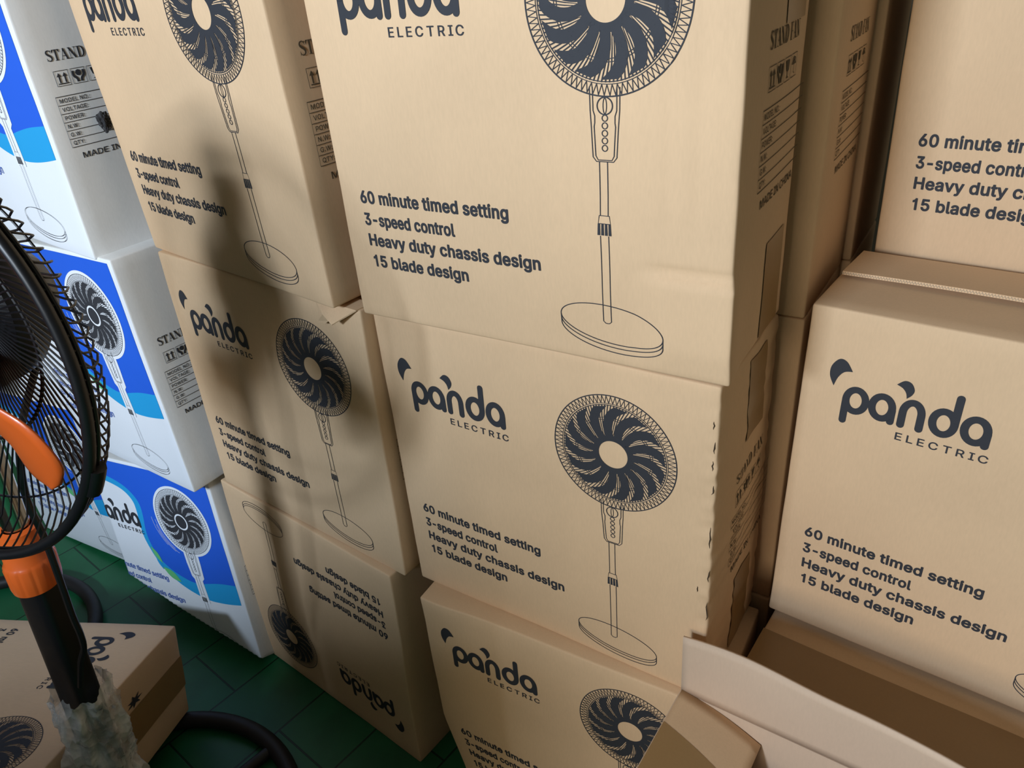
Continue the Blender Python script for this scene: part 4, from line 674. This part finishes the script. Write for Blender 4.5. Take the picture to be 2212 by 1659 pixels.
# torn corner of the shadowed carton
vv = [(.150, -.0030, H+.001), (.228, -.0030, H+.001), (.196, -.020, H-.020), (.172, -.013, H-.013), (.158, -.0075, H-.018), (.152, -.006, H-.030), (.166, -.008, H-.031), (.180, -.010, H-.022), (.232, .02, H+.0025), (.150, .03, H+.0025)]
ff = [(0, 3, 2, 1), (0, 4, 3), (4, 5, 6, 7, 3), (0, 1, 8, 9)]
tf = mesh_obj('torn_flap', vv, ff, M['kraft'], B2)
so = tf.modifiers.new('thick', 'SOLIDIFY'); so.thickness = 0.0018

# open carton in the foreground (G)
GM = Matrix.Rotation(-.6388, 4, 'Z'); GM.translation = Vector((.1812, .6487, 0))
OG = empty('open_carton', GM @ Matrix.Translation((W/2, -D/2, 0)))
tag(OG, 'open empty kraft carton in the lower right foreground with its long flap raised', 'carton')
g0 = Matrix.Translation((-W/2, D/2, 0)); gf = lambda p: g0 @ p
t_ = 0.004; hz = .475
mb = MB()
mb.box(0, W, -t_, 0, 0, hz); mb.box(0, W, -D, -D+t_, 0, hz); mb.box(0, t_, -D+t_, -t_, 0, hz); mb.box(W-t_, W, -D+t_, -t_, 0, hz); mb.box(t_, W-t_, -D+t_, -t_, 0, t_)
mb.obj('body', M['kraft_inner'], OG, False, gf)
def sheet(name, fn, nu, nv, th, mat, parent, xf):
    vv = [xf(Vector(fn(i/nu, j/nv))) for i in range(nu+1) for j in range(nv+1)]
    ff = [(i*(nv+1)+j, (i+1)*(nv+1)+j, (i+1)*(nv+1)+j+1, i*(nv+1)+j+1) for i in range(nu) for j in range(nv)]
    o = mesh_obj(name, vv, ff, mat, parent, None, True)
    s = o.modifiers.new('thickness', 'SOLIDIFY'); s.thickness = th; s.offset = 0
    return o
def bf(a, b):
    x = 0.001 + (W-0.002)*a; L = 0.097*b
    an = 0.03 + 0.55*smin((a-0.42)/0.58)**1.5 - 0.05*math.sin(a*9)*b
    return (x, -0.002 - L*math.sin(an) + 0.002*math.sin(a*14)*b, hz + 0.001 + L*math.cos(an))
sheet('flap', bf, 40, 8, 0.0035, M['kraft_inner'], OG, gf)['label'] = 'long raised flap showing its pinkish inner side'
def lf(a, b):
    y = -0.006 - (D-0.012)*b; L = 0.108*a
    return (0.002 + L*0.955, y + 0.002 - 0.002*a, hz + 0.002 - L*0.30 + 0.006*math.sin(a*3.1))
lfo = sheet('flap', lf, 10, 12, 0.0035, M['kraft'], OG, gf)
lfo['label'] = 'short flap folded in and crossed with brown tape'
def tpf(a, b):
    p = Vector(lf(a*0.98, 0.30 + 0.52*b + 0.10*a)); p.z += 0.0024; return p
o = face_strip('packing_tape', lambda p: gf(p), tpf, 12, 8, M['tape'], lfo, 'brown glossy packing tape')
sheet('flap', lambda a, b: (0.002 + (W-0.004)*a, -D - 0.004 - 0.095*b*0.35, hz - 0.095*b*0.94), 8, 4, 0.0035, M['kraft'], OG, gf)['label'] = 'long flap hanging down outside'
sheet('flap', lambda a, b: (W + 0.004 + 0.095*a*0.5, -0.006 - (D-0.012)*b, hz - 0.095*a*0.85), 4, 8, 0.0035, M['kraft'], OG, gf)['label'] = 'short flap hanging down outside'

# carton lying on its back at the lower left (K)
eu, ev, en = Vector((-.1211, -.9617, .246)), Vector((.9911, -.131, -.0243)), Vector((.0556, .2409, .969))
o_ = Vector((-.6876, 1.091, .2179)) + eu*(W/2) - ev*H
KM = Matrix(((eu.x, -en.x, ev.x, o_.x), (eu.y, -en.y, ev.y, o_.y), (eu.z, -en.z, ev.z, o_.z), (0, 0, 0, 1)))
KC, dK = make_carton('fan_carton', KM, 'kraft carton lying on its back at the lower left, print upward, beside the fan pole', seed=30, marks=False)
face_strip('packing_tape', dK, lambda a, b: (W*a, 0.066 + 0.066*b, H + 0.0009), 24, 4, M['tape'], KC, 'brown packing tape along the seam')
random.seed(5)
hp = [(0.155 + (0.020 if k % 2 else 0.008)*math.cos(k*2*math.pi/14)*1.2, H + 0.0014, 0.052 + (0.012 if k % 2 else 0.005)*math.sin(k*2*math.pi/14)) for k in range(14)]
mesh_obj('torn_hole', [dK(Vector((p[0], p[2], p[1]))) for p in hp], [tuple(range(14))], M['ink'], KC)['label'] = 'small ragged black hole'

# ------------------------------------------------------------------ floor fan
FT = Vector((-.697, .77, 0))
FAN = empty('floor_fan', Matrix.Translation(FT))
tag(FAN, 'black and orange pedestal fan with bare wire guard standing at the left', 'fan')
axis = Vector((.094, 0, 1))
on_pole = lambda p: Vector((p.x + axis.x*p.z, p.y, p.z))
mb = MB(); mb.tube([(0.262*math.cos(2*math.pi*k/72), 0.262*math.sin(2*math.pi*k/72), 0.0165) for k in range(72)], 0.016, 12, True)
mb.obj('base_ring', M['rubber'], FAN)
mb = MB()
mb.lathe([(0.05, 0.004), (0.055, 0.012), (0.05, 0.03), (0.036, 0.045), (0.034, 0.09)], 32); mb.obj('base_hub', M['rubber'], FAN, True, on_pole)
for k in range(3):
    a = math.radians(-75 + 120*k)
    mb = MB(); mb.tube([(0.045*math.cos(a), 0.045*math.sin(a), 0.016), (0.25*math.cos(a), 0.25*math.sin(a), 0.014)], 0.011, 10); mb.obj('base_spoke', M['rubber'], FAN)
# lower sleeve, flattened section
mb = MB(); n = 40
zs = [0.085, 0.088, 0.3, 0.5, 0.648]
for z in zs:
    for k in range(n):
        a = 2*math.pi*k/n; c, s_ = math.cos(a), math.sin(a)
        mb.v.append((0.0248*math.copysign(abs(c)**0.45, c), 0.0195*math.copysign(abs(s_)**0.45, s_), z))
for i in range(len(zs)-1):
    for k in range(n): mb.f.append((i*n+k, i*n+(k+1) % n, (i+1)*n+(k+1) % n, (i+1)*n+k))
mb.f.append(tuple(range(n))[::-1])
mb.obj('lower_pole', M['blackplastic'], FAN, True, lambda p: Matrix.Translation((axis.x*p.z, 0, 0)) @ (Matrix.Rotation(-.35, 3, 'Z') @ p))
mb = MB(); prof = [(0.026, .632), (0.0292, .634), (0.0306, .642), (0.0312, .672), (0.029, .677), (0.0274, .679), (0.027, .700), (0.0245, .712), (0.024, .724), (0.017, .727)]
n = 96
for r, z in prof:
    for k in range(n):
        a = 2*math.pi*k/n
        r2 = r - (0.0011 if (0.641 < z < 0.673 and (k % 8) in (0, 1)) else 0)
        mb.v.append((r2*math.cos(a), r2*math.sin(a), z))
for i in range(len(prof)-1):
    for k in range(n): mb.f.append((i*n+k, i*n+(k+1) % n, (i+1)*n+(k+1) % n, (i+1)*n+k))
mb.obj('height_collar', M['orange'], FAN, True, on_pole)['label'] = 'orange ribbed plastic collar'
mb = MB(); mb.lathe([(0.0155, .70), (0.0155, .945)], 32); mb.obj('upper_pole', M['chrome'], FAN, True, on_pole)['label'] = 'shiny chrome tube'
# head frame: n toward the viewer, a right, b up
hn = Vector((-.334, -.94, .07)).normalized(); ha = Vector((0, 0, 1)).cross(hn).normalized(); hb = hn.cross(ha)
hc = Vector((-.57, .648, 1.022)) - FT
hd = lambda p: hc + ha*p.x + hb*p.y + hn*p.z
RR = 0.222
ring = lambda r, z, n=96: [(r*math.cos(2*math.pi*k/n), r*math.sin(2*math.pi*k/n), z) for k in range(n)]
mb = MB(); mb.tube(ring(RR, 0), 0.0056, 10, True); mb.tube(ring(RR, -0.0095), 0.0026, 8, True)
rim = mb.obj('guard_rim', M['blackplastic'], FAN, True, hd)
mb = MB()
for an in (-29, 91, 211): 
    c, s_ = math.cos(math.radians(an)), math.sin(math.radians(an))
    t1 = [((RR + 0.002)*math.cos(math.radians(an + d)), (RR + 0.002)*math.sin(math.radians(an + d)), -0.006) for d in (-4, -1.5, 1.5, 4)]
    m2 = MB(); m2.tube(t1, 0.0092, 10); m2.obj('rim_clip', M['blackplastic'], FAN, True, hd)
mb = MB(); nw = 104
for k in range(nw):
    th = 2*math.pi*k/nw
    P = [(RR, 0.042, -0.004), (RR + 0.001, 0.008, -0.013), (RR - 0.001, -0.003, -0.021), (RR - 0.007, -0.004, -0.031), (RR - 0.018, 0.004, -0.043), (0.186, 0.02, -0.0495), (0.15, 0.13, -0.053), (0.120, 0.315, -0.0545), (0.112, 0.325, -0.055), (0.089, 0.335, -0.060), (0.06, 0.49, -0.066), (0.028, 0.60, -0.070)]
    mb.tube([(r*math.cos(th + d), r*math.sin(th + d), z) for r, d, z in P], 0.0011, 5, False, False)
mb.tube(ring(0.186, -0.0515), 0.0013, 6, True); mb.tube(ring(0.117, -0.0563), 0.0019, 6, True)
gd = mb.obj('rear_guard', M['wirepaint'], FAN, True, hd); gd['label'] = 'black wire guard'
mb = MB(); mb.lathe([(0.03, -0.066), (0.055, -0.071), (0.076, -0.080), (0.084, -0.097), (0.082, -0.115), (0.064, -0.140), (0.045, -0.165), (0.02, -0.175)], 40)
mb.obj('motor_housing', M['blackplastic'], FAN, True, lambda p: hd(Vector((p.x - 0.008, p.y + 0.012, p.z))))
mb = MB(); mb.lathe([(0.03, -0.03), (0.038, -0.025), (0.04, 0.0), (0.034, 0.018), (0.018, 0.026), (0.004, 0.027)], 32); hubo = mb.obj('blade_hub', M['orange'], FAN, True, hd)
lead = [(.030, .012, .016), (.10, -.004, .020), (.149, -.028, .020), (.173, -.044, .019), (.185, -.070, .015), (.181, -.093, .008), (.160, -.116, -.002)]
trail = [(.018, -.028, -.012), (.060, -.066, -.020), (.079, -.082, -.020), (.090, -.096, -.020), (.098, -.118, -.020), (.112, -.128, -.017), (.140, -.127, -.008)]
for kb in range(3):
    ro = Matrix.Rotation(2*math.pi*kb/3, 3, 'Z')
    vv = []; ff = []; nn = 6
    L = smooth_path(lead, 4); T = smooth_path(trail, 4)
    for p, q in zip(L, T):
        for j in range(nn+1):
            t = j/nn; v = Vector(p)*(1-t) + Vector(q)*t; v.z += 0.006*math.sin(math.pi*t)
            vv.append(hd(ro @ v))
    for i in range(len(L)-1):
        for j in range(nn): ff.append((i*(nn+1)+j, i*(nn+1)+j+1, (i+1)*(nn+1)+j+1, (i+1)*(nn+1)+j))
    bo = mesh_obj('blade', vv, ff, M['orange'], FAN, None, True)
    s = bo.modifiers.new('thickness', 'SOLIDIFY'); s.thickness = 0.0022; s.offset = 0
mb = MB()
mb.tube(smooth_path([tuple(Vector(p) - FT) for p in ((-.50, .775, .98), (-.535, .735, .90), (-.548, .722, .86), (-.562, .72, .80), (-.563, .72, .745), (-.571, .722, .672), (-.579, .725, .614), (-.583, .728, .577), (-.590, .731, .548), (-.605, .734, .52), (-.625, .738, .47))], 6), 0.0042, 8)
mb.obj('power_cord', M['blackplastic'], FAN)

# plastic bag crumpled round the foot of the pole
BG = None
vv = []; ff = []; nz_, na = 46, 72
for i in range(nz_+1):
    t = i/nz_; z = 0.435 - 0.345*t
    for k in range(na):
        a = 2*math.pi*k/na
        base = 0.034 + 0.010*math.sin(t*2.6)
        nv = noise.fractal(Vector((math.cos(a)*2.2, math.sin(a)*2.2, z*17)), 0.7, 2.1, 5)
        rid = abs(noise.noise(Vector((math.cos(a)*3.1 + 5, math.sin(a)*3.1, z*9 + a*0.6))))
        r = base + 0.011*nv + 0.011*(0.4 - rid)
        r = max(r, 0.0295)
        zz = z + (0.014*noise.noise(Vector((math.cos(a)*3, math.sin(a)*3, 7))) + 0.008*math.sin(3*a) if i < 3 else 0)
        vv.append((r*math.cos(a), r*math.sin(a), zz))
for i in range(nz_):
    for k in range(na): ff.append((i*na+k, (i+1)*na+k, (i+1)*na+(k+1) % na, i*na+(k+1) % na))
bag = mesh_obj('plastic_bag', [Vector((v[0] + axis.x*v[2], v[1], v[2])) for v in vv], ff, M['film'], None, None, True)
bag.location = FT
tag(bag, 'clear crumpled plastic bag wrapped round the bottom of the fan pole', 'bag')

# loose ring base of another fan
mb = MB(); mb.tube([(0.262*math.cos(2*math.pi*k/72), 0.262*math.sin(2*math.pi*k/72), 0.0165) for k in range(72)], 0.016, 12, True)
rb = mb.obj('fan_base_ring', M['rubber']); rb.location = (-1.26, 1.235, 0)
tag(rb, 'black tubular fan base ring lying on the floor behind the tipped carton', 'ring')

# scrap of dark film caught between the top cartons
mb = MB(); random.seed(3)
bm = bmesh.new(); bmesh.ops.create_icosphere(bm, subdivisions=4, radius=1)
for v in bm.verts:
    nv = noise.fractal(v.co*1.6, 0.9, 2.1, 3); v.co *= 1 + 0.42*nv
    v.co = Vector((v.co.x*0.008, v.co.y*0.011, v.co.z*0.014))
me = bpy.data.meshes.new('plastic_scrap'); bm.to_mesh(me); bm.free(); me.materials.append(M['darkfilm'])
sp_ = bpy.data.objects.new('plastic_scrap', me); COL.objects.link(sp_)
sp_.location = A3.matrix_world @ Vector((W/2 + 0.011, 0.42*D, 0.44*H))
tag(sp_, 'crumpled scrap of shiny dark plastic film wedged beside the topmost white carton', 'plastic scrap')

# ------------------------------------------------------------------ room
def struct(name, verts, faces, mat):
    o = mesh_obj(name, verts, faces, mat); o['kind'] = 'structure'; return o
mb = MB(); mb.box(-5, 2.2, -3, 2.7, -0.1, 0); struct('floor', mb.v, mb.f, M['floor'])
mb = MB(); mb.box(-5, 2.2, 2.7, 2.85, -0.1, 2.7); struct('wall_back', mb.v, mb.f, M['plaster'])
mb = MB(); mb.box(2.2, 2.35, -3, 2.85, -0.1, 2.7); struct('wall_right', mb.v, mb.f, M['plaster'])
mb = MB(); mb.box(-5, 2.35, -3, 2.85, 2.7, 2.8); struct('ceiling', mb.v, mb.f, M['plaster'])
mb = MB(); mb.box(-2.6, -1.03, -0.06, 0.06, 0, 0.99); mb.box(-1.03, -0.66, -0.06, 0.06, 0, 1.05); mb.box(-1.18, -1.03, -0.58, -0.44, 0, 1.48); struct('added_shade_wall', mb.v, mb.f, M['plaster'])  # unseen stepped wall and post, added only to shade the lower cartons
